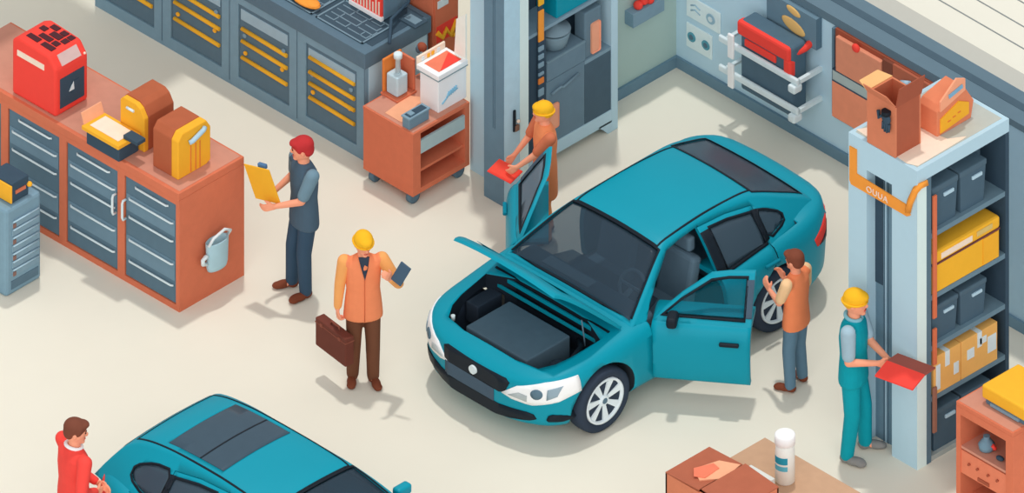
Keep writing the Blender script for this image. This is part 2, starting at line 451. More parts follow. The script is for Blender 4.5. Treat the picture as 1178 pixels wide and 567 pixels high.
# tall brick cabinet behind the trolley
tb = thing('tall_brick_cabinet', 'tall brick red cabinet with yellow mark standing behind the trolley', 'cabinet', (-2.08, .96, 0))
b = MB(); b.box(-.6, 0, .0, .36, 0, 2.1, r=.004); b.build('body', brick, tb)
b = MB(); b.box(0, .012, .02, .34, .1, 1.55, mat=brick); b.box(.012, .014, .04, .33, .95, 1.15, mat=red); d_ = b.build('door', None, tb)
b = MB()
pts = [atx(503, 38, -2.06), atx(509, 43, -2.06), atx(513, 33, -2.06), atx(518, 40, -2.06), atx(524, 24, -2.06), atx(526, 36, -2.06), atx(520, 40, -2.06)]
b.tube([(.02, q.y-.96, q.z) for q in pts], .028, 8); b.build('painted_mark', yellow, d_)
b = MB(); qa = atx(508, 4, -2.06); b.box(0.0, .02, qa.y-.96-.05, qa.y-.96+.1, qa.z-.05, qa.z+.04, r=.003); b.build('paper_tag', silver, tb)
b = MB(); b.box(0, .02, .0, .36, 1.58, 1.62, mat=brick_d); b.build('rail', None, tb)

# ------- brick trolley
TX1, TY0 = -1.175, -.227; TW, TL = .70, .80
tr = thing('workshop_trolley', 'brick red workshop trolley on dark castors beside the steel column', 'trolley', (TX1-TW/2, TY0, 0))
b = MB()
b.box(-TW/2, TW/2, 0, .05, .13, .86, mat=brick); b.box(-TW/2, TW/2, TL-.06, TL, .13, .86, mat=brick)
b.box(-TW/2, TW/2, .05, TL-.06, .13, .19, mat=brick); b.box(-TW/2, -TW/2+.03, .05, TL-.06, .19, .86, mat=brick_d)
b.box(TW/2-.04, TW/2, 0.05, .11, .19, .86, mat=brick)
b.build('body', None, tr)
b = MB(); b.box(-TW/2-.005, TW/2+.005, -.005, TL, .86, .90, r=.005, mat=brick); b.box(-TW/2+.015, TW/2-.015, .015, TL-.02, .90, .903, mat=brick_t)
b.build('top', None, tr)
b = MB(); b.box(TW/2-.03, TW/2-.005, .11, TL-.06, .60, .76, mat=M('rail_grey', (150, 170, 172), .8)); b.build('front_rail', None, tr)
b = MB(); b.box(-TW/2+.03, TW/2-.03, .05, TL-.06, .36, .39, mat=brick); b.build('shelf', None, tr)
for (x, y) in ((-TW/2+.1, .09), (TW/2-.07, .09), (-TW/2+.1, TL-.1), (TW/2-.07, TL-.08)):
    b = MB(); b.lathe([(-.03, .05), (-.026, .075), (.026, .075), (.03, .05)], (x, y-.02, .075), 'x', 20); c_ = b.build('caster', slate, tr)
    b = MB(); b.box(x-.02, x+.02, y-.02, y+.03, .10, .13); b.build('bracket', slate_d, c_)
TZ = .903
q = Vector((-1.245, -.207, TZ))
b_ = thing('metal_parts_box', 'small slate metal box on the trolley top', 'box', (q.x, q.y, TZ))
b = MB(); b.box(-.10, 0, .0, .28, 0, .12, r=.006); b.build('box_body', mid_blue, b_)
b = MB(); b.box(-.11, .01, -.01, .29, .12, .14, r=.004); b.build('rim', slate_l, b_)
b = MB(); b.box(-.09, -.01, .02, .26, .14, .143, mat=slate_d); b.box(-.08, -.02, .04, .1, .143, .155, mat=slate_l); b.build('lid', None, b_)
q = at(470, 122, TZ)
b = MB(); t_ = TZ+.002; b.prism([at(443, 130, t_), at(462, 141, t_), at(500, 121, t_), at(486, 112, t_), at(470, 110, t_)], (0, 0, .004)); tag(b.build('peach_paper', peach), 'peach paper sheet lying on the trolley top', 'paper')
# dispenser bottle with orange frame
q = at(457, 108, TZ)
ds = thing('dispenser_jar', 'pale blue pump bottle in an orange holder on trolley corner', 'bottle', (q.x, q.y, TZ))
b = MB(); b.box(-.12, .12, -.12, .16, 0, .025, r=.005, mat=brick); b.box(-.12, -.09, -.10, .16, .025, .42, r=.01, mat=orange_d); b.box(-.09, .1, .13, .16, .025, .40, r=.01, mat=brick); b.build('holder', None, ds)
b = MB(); b.box(-.075, .085, -.085, .07, .03, .27, r=.02, seg=3, mat=M('bottle_blue', (178, 200, 208), .85)); b.build('bottle_body', None, ds)
b = MB(); b.lathe([(.27, .028), (.45, .025), (.45, .045), (.50, .045), (.51, .03)], (0.01, 0, 0), n=16, mat=silver); b.build('pump', None, ds)
# white case with open lid
q = at(513.5, 127, TZ)
wc = thing('white_cooler', 'white cool box with lifted open lid on the trolley', 'cool box', (-1.248, .205, TZ))
b = MB(); b.box(-.26, 0, .0, .40, 0, .40, r=.008, mat=white); b.build('box_body', None, wc)
b = MB()
for k in range(5):
    y = .13+k*.026; b.tube([(.006, y-.01, .14+k*.006), (.006, y+.015, .20+k*.006)], .009, 6)
b.tube([(.006, .05, .09), (.006, .12, .14)], .008, 6); b.tube([(.006, .11, .15), (.006, .27, .18)], .006, 6)
b.build('logo', M('logo_blue', (132, 186, 212), .85), wc)
b = MB(); b.box(-.29, .02, -.02, .40, .41, .47, r=.006, mat=white); b.box(-.29, .022, -.022, .40, .40, .41, mat=M('rim_grey', (130, 150, 155), .85)); b.box(-.24, -.03, .04, .36, .47, .473, mat=M('salmon', (240, 130, 100), 1.0)); b.build('tray', None, wc)
b = MB(); b.prism([(-.20, .34, .474), (-.03, .34, .474), (-.03, .06, .474)], (0, 0, .006), mat=red); b.build('red_liner', None, wc)
b = MB(); b.box(-.315, -.29, .0, .39, .42, .54, r=.004, mat=M('rack_cream', (235, 210, 190), .85)); b.build('back_rail', None, wc)
for y in (.05, .13, .19, .27):
    b = MB(); b.box(-.29, -.282, y, y+.04, .475, .52, r=.003, mat=yellow2 if y in (.13, .19) else silver); b.build('switch', None, wc)
b = MB(); b.prism([(-.16, .385, .47), (0, .385, .47), (0, .385, 1.02), (-.13, .385, .90)], (0, .02, 0), mat=M('lid_cream', (252, 240, 224), .9)); b.build('lid', None, wc)
# hand-tool resting at the counter end
q = at(484, 84, TZ)
b = MB(); tt = thing('paint_brush', 'brown headed tool with peach handle leaning on white cool box', 'brush', (q.x+.02, q.y, TZ))
b.ball((0, 0, .33), .055, .045, .05); b.build('head', brick_d, tt)
b = MB(); b.tube([(0, 0, .31), (.05, .05, .2), (.08, .08, .0)], .022, 8); b.build('handle', M('tool_peach', (214, 160, 140), .85), tt)
b = MB(); b.ball((-.03, -.02, .30), .03, .03, .05); b.build('ferrule', slate, tt)

# ------- steel column (T section)
st = thing('steel_column', 'tall pale blue steel column with slate face beside the trolley', 'column', (-.54, .65, 0))
b = MB(); b.box(-.70, 0, 0, .12, 0, 3.66, mat=pale_blue)
b.box(-.001, .004, 0.0, .12, 0, 3.66, mat=pale_green); b.build('plate', None, st)
b = MB(); b.box(-.28, -.002, -.22, -.001, 0, 3.66, mat=M('column_side', (158, 187, 200), .8)); b.box(-.28, -.002, -.226, -.22, 0, 3.66, mat=M('column_slate', (92, 117, 132), .8))
b.box(-.155, -.145, -.23, -.226, .9, 3.66, mat=slate); b.box(-.13, -.12, -.23, -.226, .9, 3.66, mat=slate); b.build('web', None, st)
b = MB(); q = atx(597, 140, -.54)
b.box(-.0, .02, -.1, -.07, .86, 1.12, r=.005, mat=black); b.box(0, .03, -.085, -.03, .86, .93, r=.006, mat=M('lever_brown', (120, 90, 75), .8)); b.ball((.02, -.04, .97), .02, mat=cream_t)
b.build('lever', None, st)

# ------- left shelf unit (open to +X)
su = thing('shelf_unit', 'pale blue open shelf unit against sage wall behind the worker', 'shelf unit', (-.70, .78, 0))
L_ = 1.42; D_ = .355
b = MB()
b.box(-D_, 0, L_-.09, L_, 0, 3.2, r=.006, mat=pale_blue); b.box(-D_, 0, 0, .05, 0, 3.2, mat=pale_blue)
b.box(-D_, -D_+.02, .05, L_-.09, .1, 3.2, mat=slate_d)
b.box(-D_, 0, .05, L_-.09, .12, .27, mat=pale_blue)
b.prism([(-.0, L_-.09, .0), (0, L_-.09, .14), (0, L_-.28, .14), (0, L_-.2, .07), (0, L_-.14, .0)][::1], (-.05, 0, 0), mat=pale_blue)
b.build('frame', None, su)
for z, y0 in ((1.04, .96), (1.74, .05), (2.6, .05)):
    b = MB(); b.box(-D_+.02, -.01, y0, L_-.09, z-.04, z, mat=slate_l); b.build('shelf', None, su)
dsl = M('drawer_slate', (93, 116, 130), .8)
b = MB(); b.box(-D_+.02, -.012, .42, .96, .27, 1.045, r=.006, mat=dsl); b.box(-D_+.02, -.012, .96, L_-.09, .27, 1.0, mat=M('panel_slate', (66, 86, 99), .8)); b.box(-D_+.02, -.02, .05, .42, .27, 1.70, mat=slate_d); b.build('cupboard_front', None, su)
b = MB(); b.tube([(0, .48, .88), (.01, .60, .92), (.01, .64, .90), (0, .86, .95)], .014, 8, mat=linem); b.build('handle', None, su)
b = MB(); b.box(-D_+.02, -.005, .42, .96, 1.06, 1.29, mat=dsl); dd = b.build('drawer', None, su)
b = MB(); b.box(-.02, .0, .42, .96, 1.28, 1.30, mat=linem); b.build('edge', None, dd)
b = MB(); b.box(-.012, .006, .29, .35, .27, 3.1, mat=slate_d); rail = b.build('tool_rail', None, su)
for (z0, z1, mt) in [(1.62, 2.0, orange), (2.06, 2.3, yellow), (1.10, 1.17, orange_d), (1.5, 1.56, slate_l), (1.4, 1.46, slate_l), (1.3, 1.36, slate_l), (1.2, 1.24, slate_l), (.95, 1.04, slate_l), (.55, .9, M('tool_peach', (214, 160, 140), .85))]:
    b = MB(); b.box(-.0, .02, .28, .36, z0, z1, r=.01, mat=mt); b.build('grip', None, rail)
b = thing('grey_pan', 'rounded grey blue basin on the drawer of the shelf unit', 'pan', (-.87, 1.46, 1.30))
m2 = MB(); m2.lathe([(0, .1), (.02, .13), (.17, .17), (.19, .16), (.17, .14)], (0, .0, 0), n=28); m2.build('basin', M('basin_grey', (118, 142, 154), .9), b)
m2 = MB(); m2.lathe([(.19, .02), (.21, .175), (.225, .17), (.25, .05), (.27, .03)], (0, 0, 0), n=28); m2.build('lid', M('basin_lid', (125, 148, 160), .95), b)
b = thing('canister', 'tall slate canister with peach label standing on right shelf', 'canister', (-.80, 1.88, 1.042))
m2 = MB(); m2.box(-.08, .07, -.12, .11, 0, .56, r=.012, mat=M('canister_slate', (98, 122, 136), .85)); m2.build('box_body', None, b)
m2 = MB(); m2.box(.07, .08, -.04, .09, .03, .40, r=.02, mat=M('label_peach', (226, 158, 128), .85)); m2.build('label', None, b)
b = MB(); b.box(-1.02, -.73, 1.36, 1.98, 1.742, 2.3, r=.01, mat=teal)
tag(b.build('teal_crate'), 'bright teal crate on upper shelf at top frame edge', 'crate')
b = MB(); b.box(-.009, .012, .44, .58, .45, .75, r=.02, mat=M('label_peach', (226, 158, 128), .85)); b.build('glove_patch', None, su)

# small wall shelf on the sage wall
q = atx(735, 12, WX)
ws = thing('wall_shelf', 'small slate wall shelf at top of the sage wall', 'shelf', (WX, q.y, q.z))
b = MB(); b.box(0, .12, -.2, .24, -.06, .10, mat=slate_l); b.build('board', None, ws)
b = MB(); 
for (y, z) in ((-.08, .12), (0, .14), (.08, .11), (.02, .2)): b.ball((.07, y, z+.02), .05)
tag(b.build('red_rag', red), 'crumpled red rag on the small wall shelf', 'rag').location = (WX, q.y, q.z)

# ------- sockets on the right wall
def wplate(label, x0, x1, z0, z1, kind):
    r = thing('wall_socket' if kind else 'control_plate', label, 'socket' if kind else 'switch', ((x0+x1)/2, WY, z0))
    w = (x1-x0)/2; h = z1-z0
    b = MB(); b.box(-w, w, -.02, 0, 0, h, r=.006 if kind else .009, mat=M('plate_pale', (200, 214, 219), .82)); b.build('plate', None, r)
    if kind:
        for x in (-.1, .1):
            b = MB(); b.lathe([(-.028, .055), (-.02, .055)], (x, 0, h/2), 'y', 20, mat=M('socket_teal', (80, 140, 155), .8)); s_ = b.build('socket', None, r)
            b = MB(); b.lathe([(-.031, .03), (-.027, .03)], (x, 0, h/2), 'y', 12, mat=slate); b.build('hole', None, s_)
    else:
        b = MB(); b.lathe([(-.028, .06), (-.02, .06)], (.11, 0, h/2), 'y', 20, mat=M('plate_blue2', (135, 165, 180), .8)); b.build('dial', None, r)
        b = MB(); b.lathe([(-.034, .03), (-.028, .03)], (.11, 0, h/2), 'y', 16, mat=silver); b.build('knob', None, r)
        for z in (-.03, .03):
            b = MB(); b.tube([(-.17, -.022, h/2+z), (-.11, -.022, h/2+z+.03), (-.04, -.022, h/2+z)], .008, 6, mat=M('plate_blue2', (135, 165, 180), .8)); b.build('symbol', None, r)
wplate('rounded pale wall plate with dial above the twin socket', -.90, -.42, .70, .96, 0)
wplate('pale twin wall socket with two teal holes', -.90, -.54, .33, .62, 1)

# ------- tool rack on the right wall
rk = thing('tool_rack', 'two pale silver wall rails with white brackets', 'rack', (.45, WY, 0))
for z in (.62, .98):
    b = MB(); b.box(-.56, .56, -.36, -.32, z-.03, z+.045, r=.015, mat=silver); b.box(-.50, -.46, -.31, 0, z, z+.03, mat=silver); b.box(.52, .56, -.31, 0, z-.02, z+.03, mat=silver)
    b.build('rail', None, rk)
    b = MB(); b.box(-.40, -.32, -.39, -.36, z-.13, z+.16, r=.01, mat=white); b.build('bracket', None, rk)
    b = MB(); b.box(.46, .56, -.40, -.28, z-.12, z-.03, r=.02, mat=silver); b.build('hook', None, rk)
tc = thing('tool_case', 'slate and red tool case held in the silver wall rack', 'tool case', (.45, WY-.03, .47))
b = MB(); b.box(-.30, .44, -.28, -.06, 0.0, .86, r=.04, seg=3, mat=M('case_slate', (70, 92, 106), .8)); b.build('casing', None, tc)
b = MB(); b.box(-.32, .42, -.31, -.20, .68, .85, r=.03, mat=red); b.box(.34, .44, -.31, -.22, .50, .70, r=.02, mat=red); b.tube([(.38, -.26, .74), (.44, -.1, .78), (.47, .0, .84)], .04, 8, mat=red); b.build('handle', None, tc)
b = MB(); b.box(-.22, .22, -.30, -.27, .575, .66, r=.012, mat=red); b.build('label', None, tc)
b = MB(); b.ball((.45, -.2, .33), .03, mat=orange); b.build('latch', None, tc)
b = thing('hanging_cabinet', 'slate hanging cabinet with ochre oval patch above the tool case', 'cabinet', (.66, WY, 1.25))
m2 = MB(); m2.box(-.36, .34, -.08, 0, 0, .375, mat=M('wc_slate', (93, 117, 131), .8)); m2.box(.34, .342, -.08, 0, 0, .375, mat=slate); m2.build('body', None, b)
for z, s_ in ((.14, 1.0), (.32, .6)):
    m2 = MB(); m2.ball((0.02, -.082, z), .17*s_, .012, .075*s_, mat=M('oval_ochre', (222, 178, 110), .85), rot=Matrix.Rotation(math.radians(12), 3, 'Y')); m2.build('oval_patch', None, b)

# ------- recessed wall cupboard with salmon panels
wn = thing('wall_cupboard', 'brick and salmon wall cupboard with grey crossbar below the wall cap', 'cupboard', (1.242, WY, .58))
sal = M('salmon_panel', (196, 125, 98), .8)
b = MB(); b.box(0, 2.0, -.05, 0, 0, 1.05, mat=brick_d); b.box(-.03, 0, -.07, 0, 0, 1.05, mat=slate); b.box(0, 2.0, -.07, 0, -.03, 0, mat=slate); b.box(2.0, 2.03, -.07, 0, 0, 1.05, mat=slate); b.build('frame', None, wn)
b = MB(); b.box(.05, .69, -.10, -.05, .58, 1.0, r=.01, mat=sal); b.build('door', None, wn)
b = MB(); b.box(.0, .69, -.10, -.05, .0, .43, r=.004, mat=M('salmon_panel2', (208, 128, 98), .8)); b.build('door', None, wn)
b = MB(); b.box(0, .72, -.09, -.05, .44, .57, mat=M('bar_grey', (150, 162, 160), .8)); b.box(0, .72, -.095, -.05, .43, .445, mat=slate_d); b.box(0, .72, -.095, -.05, .565, .58, mat=slate_d); b.build('crossbar', None, wn)
b = MB(); b.box(.84, 1.99, -.08, -.05, .0, 1.04, mat=M('brown_panel', (156, 86, 64), .8)); b.box(.70, .84, -.085, -.05, 0.0, 1.04, mat=M('brown_dark_panel', (112, 62, 48), .8)); b.build('back_door', None, wn)
b = MB(); b.ball((.34, -.1, 1.0), .05, .03, .05, mat=red); b.build('knob', None, wn)
b = MB(); b.tube([(1.0, -.12, .92), (1.12, -.12, .97)], .025, 8, mat=M('handle_grey', (150, 175, 190), .8)); b.build('handle', None, wn)

# ------- tall cabinet on the right
RX, RY = 5.607, .124; RW, RL, RH = .97, 1.30, 3.66
rc = thing('tall_storage_cabinet', 'tall pale blue storage cabinet open on its shelf side', 'cabinet', (RX, RY, 0))
b = MB()
b.box(-RW, -RW+.257, 0, .13, 0, RH-.16, mat=pale_blue)            # left pilaster
b.box(-.357, 0, 0, .13, 0, RH-.16, mat=pale_blue)                 # right pilaster
b.box(-.001, .003, 0, .13, 0, RH-.16, mat=pale_green)
b.box(-RW+.257, -.357, 0, .13, RH-.34, RH-.16, mat=pale_blue)     # lintel over the groove
b.box(-RW, -.36, .15, RL, 0, RH-.16, mat=slate)                   # closed block behind
b.build('carcass', None, rc)
b = MB(); b.box(-RW+.257, -.357, .128, .15, 0, RH-.34, mat=mid_blue)
b.box(-.60, -.588, .12, .13, 0, RH-.34, mat=slate); b.box(-.57, -.56, .12, .13, 0, RH-.34, mat=wallb); b.box(-.54, -.53, .12, .13, 0, RH-.34, mat=slate); b.box(-RW+.257, -.61, .12, .13, 1.9, RH-.34, mat=slate_d)
b.build('grooved_panel', None, rc)
b = MB(); b.box(-RW-.0, 0.0, 0, RL, RH-.16, RH, mat=pale_blue); b.box(-RW+.05, -.05, .05, RL-.05, RH, RH+.003, mat=M('cab_top', (190, 196, 188), 1.05)); b.build('top_slab', None, rc)
b = MB(); b.box(-.36, 0, .13, .20, 0, RH-.16, mat=slate); b.box(-.36, 0, RL-.05, RL, 0, RH-.16, mat=slate_d); b.build('side_frame', None, rc)
for z in (.79, 1.41, 2.03, 2.79):
    b = MB(); b.box(-.36, -.005, .20, RL-.05, z-.06, z, mat=M('shelf_blue', (104, 130, 144), .9)); b.build('shelf', None, rc)
b = MB(); b.box(-.36, -.01, .2, RL-.05, .0, .06, mat=M('shelf_base', (165, 175, 172), .9)); b.build('base_board', None, rc)
b = MB(); b.box(-.004, .02, .215, .265, 1.75, 3.25, r=.004, mat=M('strap_rust', (190, 100, 68), .8)); b.build('rust_strip', None, rc)
b = MB(); b.box(-.004, .02, .215, .265, .35, .9, r=.004, mat=M('strap_brown', (140, 96, 80), .8)); b.build('rust_strip', None, rc)
b = MB(); b.box(-.004, .02, .215, .265, 1.18, 1.62, r=.004, mat=M('strap_rust', (190, 100, 68), .8)); b.build('rust_strip', None, rc)
# orange band with lettering
b = MB(); yb = -.012
A_ = aty(981.5, 160, RY); 
def loc_(px, py, dy=0): v = aty(px, py, RY-.014); return (v.x-RX, -.014, v.z)
b.prism([loc_(977, 168), loc_(985, 172.5), loc_(985, 200), loc_(1041, 235), loc_(1047, 248), loc_(1043, 249), loc_(979, 212), loc_(977, 207)], (0, .013, 0), mat=orange)
def loc2(px, py): v = atx(px, py, RX+.014); return Vector((.0085, v.y-RY, v.z))
b.tube([Vector(loc_(1044, 243))+Vector((0, .004, 0)), Vector(loc_(1047, 232)), Vector(loc_(1053, 219)), loc2(1058, 214), loc2(1066, 210)], .04, 4, mat=orange)
b.build('orange_band', None, rc)
fc = bpy.data.curves.new('lettering', 'FONT'); fc.body = 'OUUA'; fc.size = .10; fc.extrude = .004; fc.space_character = 1.1
fo = bpy.data.objects.new('t', fc); C.objects.link(fo)
dg = bpy.context.evaluated_depsgraph_get(); me = bpy.data.meshes.new_from_object(fo.evaluated_get(dg)); bpy.data.objects.remove(fo)
v0 = loc_(997, 219)
o = put(me, 'lettering', cream_t, rc, force=True); o.rotation_euler = (math.radians(90), 0, 0); o.location = (v0[0], -.022, v0[2])

# bins & boxes on the shelves
def storage_bin(label, y, z, w=.40, h=.46, d=.30):
    r = thing('storage_bin', label, 'bin', (RX-.19, RY+y, z), group='dark lidded bins on the tall cabinet shelves')
    b = MB(); t = .02
    rings = []
    for zz, k in ((0, .9), (h*.86, 1.0)):
        rings.append([(-d/2*k, -w/2*k, zz), (d/2*k, -w/2*k, zz), (d/2*k, w/2*k, zz), (-d/2*k, w/2*k, zz)])
    b.loft(rings, smooth=False); b.build('bin_body', M('bin_slate', (66, 87, 101), .8), r)
    b = MB(); b.box(-d/2-.01, d/2+.01, -w/2-.01, w/2+.01, h*.84, h*.98, r=.014, mat=M('bin_lid', (78, 100, 114), .9)); b.build('lid', None, r)
    b = MB(); b.box(d/2-.004, d/2+.018, -.02, .12, h*.66, h*.74, r=.006, mat=M('pull_blue', (158, 184, 197), .8)); b.build('handle', None, r)
    return r
storage_bin('dark slate bin on top shelf, left one of the pair above the yellow box', .43, 2.79, .36, .52)
storage_bin('dark slate bin on top shelf, right one of the pair above the yellow box', .83, 2.79, .36, .52)
storage_bin('dark slate bin on middle shelf, left one of the pair below the yellow box', .43, 1.41, .36, .44)
storage_bin('dark slate bin on middle shelf, right one of the pair below the yellow box', .83, 1.41, .36, .44)
storage_bin('dark slate bin on bottom shelf, nearest the rust strip', .45, .06, .36, .52)
storage_bin('dark slate bin on bottom shelf, half hidden by the brick shelf cabinet', .87, .06, .38, .52)
yb_ = thing('yellow_storage_box', 'large amber storage box with dark strap and cream label on shelf', 'box', (RX-.18, RY+.70, 2.03))
b = MB(); b.box(-.16, .17, -.47, .47, 0, .34, r=.006, mat=yellow); b.build('box_body', None, yb_)
b = MB(); b.box(-.17, .18, -.48, .48, .355, .50, r=.03, mat=yellow); b.build('lid', None, yb_)
b = MB(); b.box(-.165, .178, -.475, .475, .338, .357, mat=M('strap_plum', (100, 60, 60), .8)); b.build('strap', None, yb_)
b = MB(); b.box(.179, .186, -.36, .08, .39, .46, r=.003, mat=cream_t); b.build('label', None, yb_)
b = MB(); b.box(.18, .19, .14, .36, .41, .47, r=.004, mat=M('clasp_olive', (190, 165, 100), .8)); b.build('clasp', None, yb_)
b = MB(); b.box(.172, .178, .24, .45, .01, .33, mat=yellow2); b.build('side_panel', None, yb_)
for i, (y0, y1, lb) in enumerate(((.24, .62, 'tan cardboard carton with white tape, left one above the bottom bins'), (.63, 1.14, 'wide tan cardboard carton with white labels, right of the taped carton'))):
    c_ = thing('cardboard_carton', lb, 'carton', (RX-.17, RY+(y0+y1)/2, .79), group='tan cartons on the tall cabinet shelf')
    w = (y1-y0)/2
    b = MB(); b.box(-.17, .165, -w, w, 0, .46, r=.004, mat=M('carton_tan', (226, 172, 96), .85)); b.build('carton_body', None, c_)
    b = MB(); b.box(-.172, .172, -.03, .03, .28, .462, mat=silver); b.build('tape', None, c_)
    for (y, z, a, h) in (((-w+.03, .05, .06, .3), (w-.1, .12, .07, .14)) if i == 0 else ((-w+.08, .2, .1, .12), (w-.14, .14, .12, .2), (0, .3, .1, .08))):
        b = MB(); b.box(.164, .172, y, y+a, z, z+h, r=.003, mat=silver); b.build('label', None, c_)
# things on top of the tall cabinet
TZ2 = RH+.003
cb = thing('open_cardboard_box', 'brown open cardboard box with dark glove hanging, on tall cabinet', 'box', at(1030, 182, TZ2))
b = MB(); w, d, h, t = .40, .36, .62, .02
b.box(-w, 0, 0, t, 0, h, mat=card); b.box(-w, 0, d-t, d, 0, h, mat=card); b.box(-w, -w+t, t, d-t, 0, h, mat=card); b.box(-t, 0, t, d-t, 0, h, mat=M('card_side', (150, 80, 58), .8)); b.box(-w+t, -t, t, d-t, 0, .02, mat=card)
b.build('box_body', None, cb)
b = MB(); b.prism([(-w, 0, h), (0, 0, h), (-.03, -.10, h+.16), (-w+.04, -.10, h+.16)], (0, .012, 0), mat=card); b.build('flap', None, cb)
b = MB(); b.prism([(-w, 0, h), (-w, d, h), (-w-.16, d-.05, h+.02), (-w-.16, .05, h+.02)], (0, 0, .012), mat=M('flap_tan', (232, 180, 120), .9)); b.build('flap', None, cb)
b = MB(); b.prism([(0, 0, h), (0, d, h), (.02, d+.03, h+.22), (.0, .05, h+.2)], (.012, 0, 0), mat=M('card_inner', (140, 74, 54), .8)); b.build('flap', None, cb)
gl = thing('black_glove', 'dark glove hung over the front of the open cardboard box', 'glove', at(1030, 182, TZ2)+Vector((-.10, -.03, .42)))
b = MB(); b.ball((0, 0, .03), .06, .025, .07); b.tube([(-.05, 0, .05), (-.09, -.01, .0), (-.11, 0, .08)], .02, 8)
for k in range(4): b.tube([(-.04+k*.027, 0, -.02), (-.045+k*.03, -.006, -.11-.02*(k in (1, 2)))], [.016, .012], 8)
b.build('glove_hand', slate_d, gl)
b = MB(); b.lathe([(-.01, .05), (.04, .05)], (.0, 0, .09), n=16); b.build('cuff', black, gl)
cb2 = thing('parcel_box', 'brown parcel with yellow label and blue tag, behind the open box', 'box', at(1078, 158, TZ2))
b = MB(); b.prism([(0, 0, 0), (0, .48, 0), (0, .52, .2), (0, .38, .44), (0, .05, .36), (0, 0, .3)], (-.26, 0, 0), mat=M('parcel', (196, 116, 84), .8), r=.006); b.build('box_body', None, cb2)
b = MB(); b.prism([(.0, .03, .30), (.0, .03, .42), (.0, .26, .60), (.0, .38, .54), (.0, .38, .40)], (.02, 0, 0), mat=M('peach_side', (240, 160, 125), .9)); b.build('flap', None, cb2)
b = MB(); b.box(.02, .03, .14, .34, .43, .48, r=.004, mat=M('tag_blue', (110, 150, 175), .8), rot=Matrix.Rotation(math.radians(12), 3, 'X')); b.build('blue_tag', None, cb2)
b = MB(); b.prism([(0.0, .04, .03), (0.0, .44, .08), (0.0, .44, .22), (0.0, .30, .30), (.0, .04, .20)], (.012, 0, 0), mat=yellow2); b.build('yellow_label', None, cb2)
for k in range(3):
    b = MB(); b.box(.012, .016, .14+k*.07, .18+k*.07, .12+k*.02, .135+k*.02, mat=orange_d); b.build('print_mark', None, cb2)
b = MB(); z_ = TZ2+.002; b.prism([at(985, 149, z_), at(1043, 188, z_), at(1056, 191, z_), at(1108, 160, z_), at(1112, 157, z_), at(1090, 160, z_), at(1040, 140, z_)], (0, 0, .004)); tag(b.build('cream_sheet', cream_t), 'cream paper sheet spread under the boxes on tall cabinet', 'paper')

# ------- table with cardboard box and bottle, bottom right
tq = at(880, 503, .75)
tb_ = thing('packing_table', 'tan topped packing table cut by the bottom frame edge', 'table', (tq.x, tq.y, 0))
b = MB(); b.box(0, 1.6, -1.5, 0, .70, .75, r=.004, mat=M('table_tan', (208, 168, 136), 1.08)); b.build('tabletop', None, tb_)
for (x, y) in ((.06, -.06), (1.54, -.06), (.06, -1.44), (1.54, -1.44)):
    b = MB(); b.box(x-.03, x+.03, y-.03, y+.03, 0, .70, mat=brick_d); b.build('leg', None, tb_)
pk = thing('parts_carton', 'large open brown carton with peach flap at bottom frame edge', 'carton', at(816, 515, 1.21)+Vector((.49, -.31, -.46)))
b = MB()
pb = pk.location
def rel(px, py, z): v = at(px, py, z); return (v.x-pb.x, v.y-pb.y, z-.75)
zt = 1.32
cm = M('carton_brown', (180, 102, 76), 1.0)
w, d, h, t = .98, .62, .46, .02
b.box(-w/2, w/2, -d/2, -d/2+t, 0, h, mat=card); b.box(-w/2, w/2, d/2-t, d/2, 0, h, mat=card); b.box(-w/2, -w/2+t, -d/2, d/2, 0, h, mat=card); b.box(w/2-t, w/2, -d/2, d/2, 0, h, mat=card); b.box(-w/2, w/2, -d/2, d/2, 0, .02, mat=card)
b.build('box_body', None, pk)
b = MB(); b.prism([(-w/2, -d/2, h), (-w/2, d/2, h), (-.02, d/2, h+.02), (-.02, -d/2, h+.02)], (0, 0, .014), mat=cm); b.build('flap', None, pk)
b = MB(); b.prism([(w/2, -d/2, h), (w/2, d/2, h), (.02, d/2, h+.05), (.02, -d/2, h+.05)], (0, 0, .014), mat=cm); b.build('flap', None, pk)
b = MB(); b.prism([(-.30, -.1, h+.03), (-.22, .18, h+.03), (-.02, .28, h+.03), (.04, .0, h+.03), (-.12, -.2, h+.03)], (0, 0, .016), mat=peach); b.build('peach_flap', None, pk)
b = MB(); b.prism([(-.30, -.1, h+.047), (-.22, .1, h+.047), (-.12, .08, h+.047), (-.1, -.14, h+.047), (-.2, -.2, h+.047)], (0, 0, .006), mat=M('salmon', (240, 130, 100), 1.0)); b.build('salmon_patch', None, pk)
bq = at(903, 553, .75)
bo = thing('spray_bottle', 'white capped clear bottle with teal label on tan table', 'bottle', bq)
cl = M('bottle_clear', (228, 230, 224), .9)
b = MB(); b.lathe([(0, .08), (.01, .10), (.36, .10), (.44, .092), (.46, .08)], (0, 0, 0), n=28, mat=cl); b.build('bottle_body', None, bo)
b = MB(); b.lathe([(.46, .09), (.47, .105), (.57, .105), (.585, .09)], (0, 0, 0), n=28, mat=white); b.build('cap', None, bo)
b = MB()
for k, a0 in enumerate((0,)):
    n = 9; rad = .101
    for (z0, z1, mt) in ((.26, .34, M('label_teal', (40, 140, 165), .85)), (.18, .235, M('label_teal2', (90, 170, 190), .85))):
        for j in range(n):
            a = math.radians(-120+j*10); c = math.radians(-120+j*10+10)
            b.prism([(rad*math.cos(a), rad*math.sin(a), z0), (rad*math.cos(c), rad*math.sin(c), z0), (rad*math.cos(c), rad*math.sin(c), z1), (rad*math.cos(a), rad*math.sin(a), z1)], (.002*math.cos(a), .002*math.sin(a), 0), mat=mt)
b.build('label', None, bo)
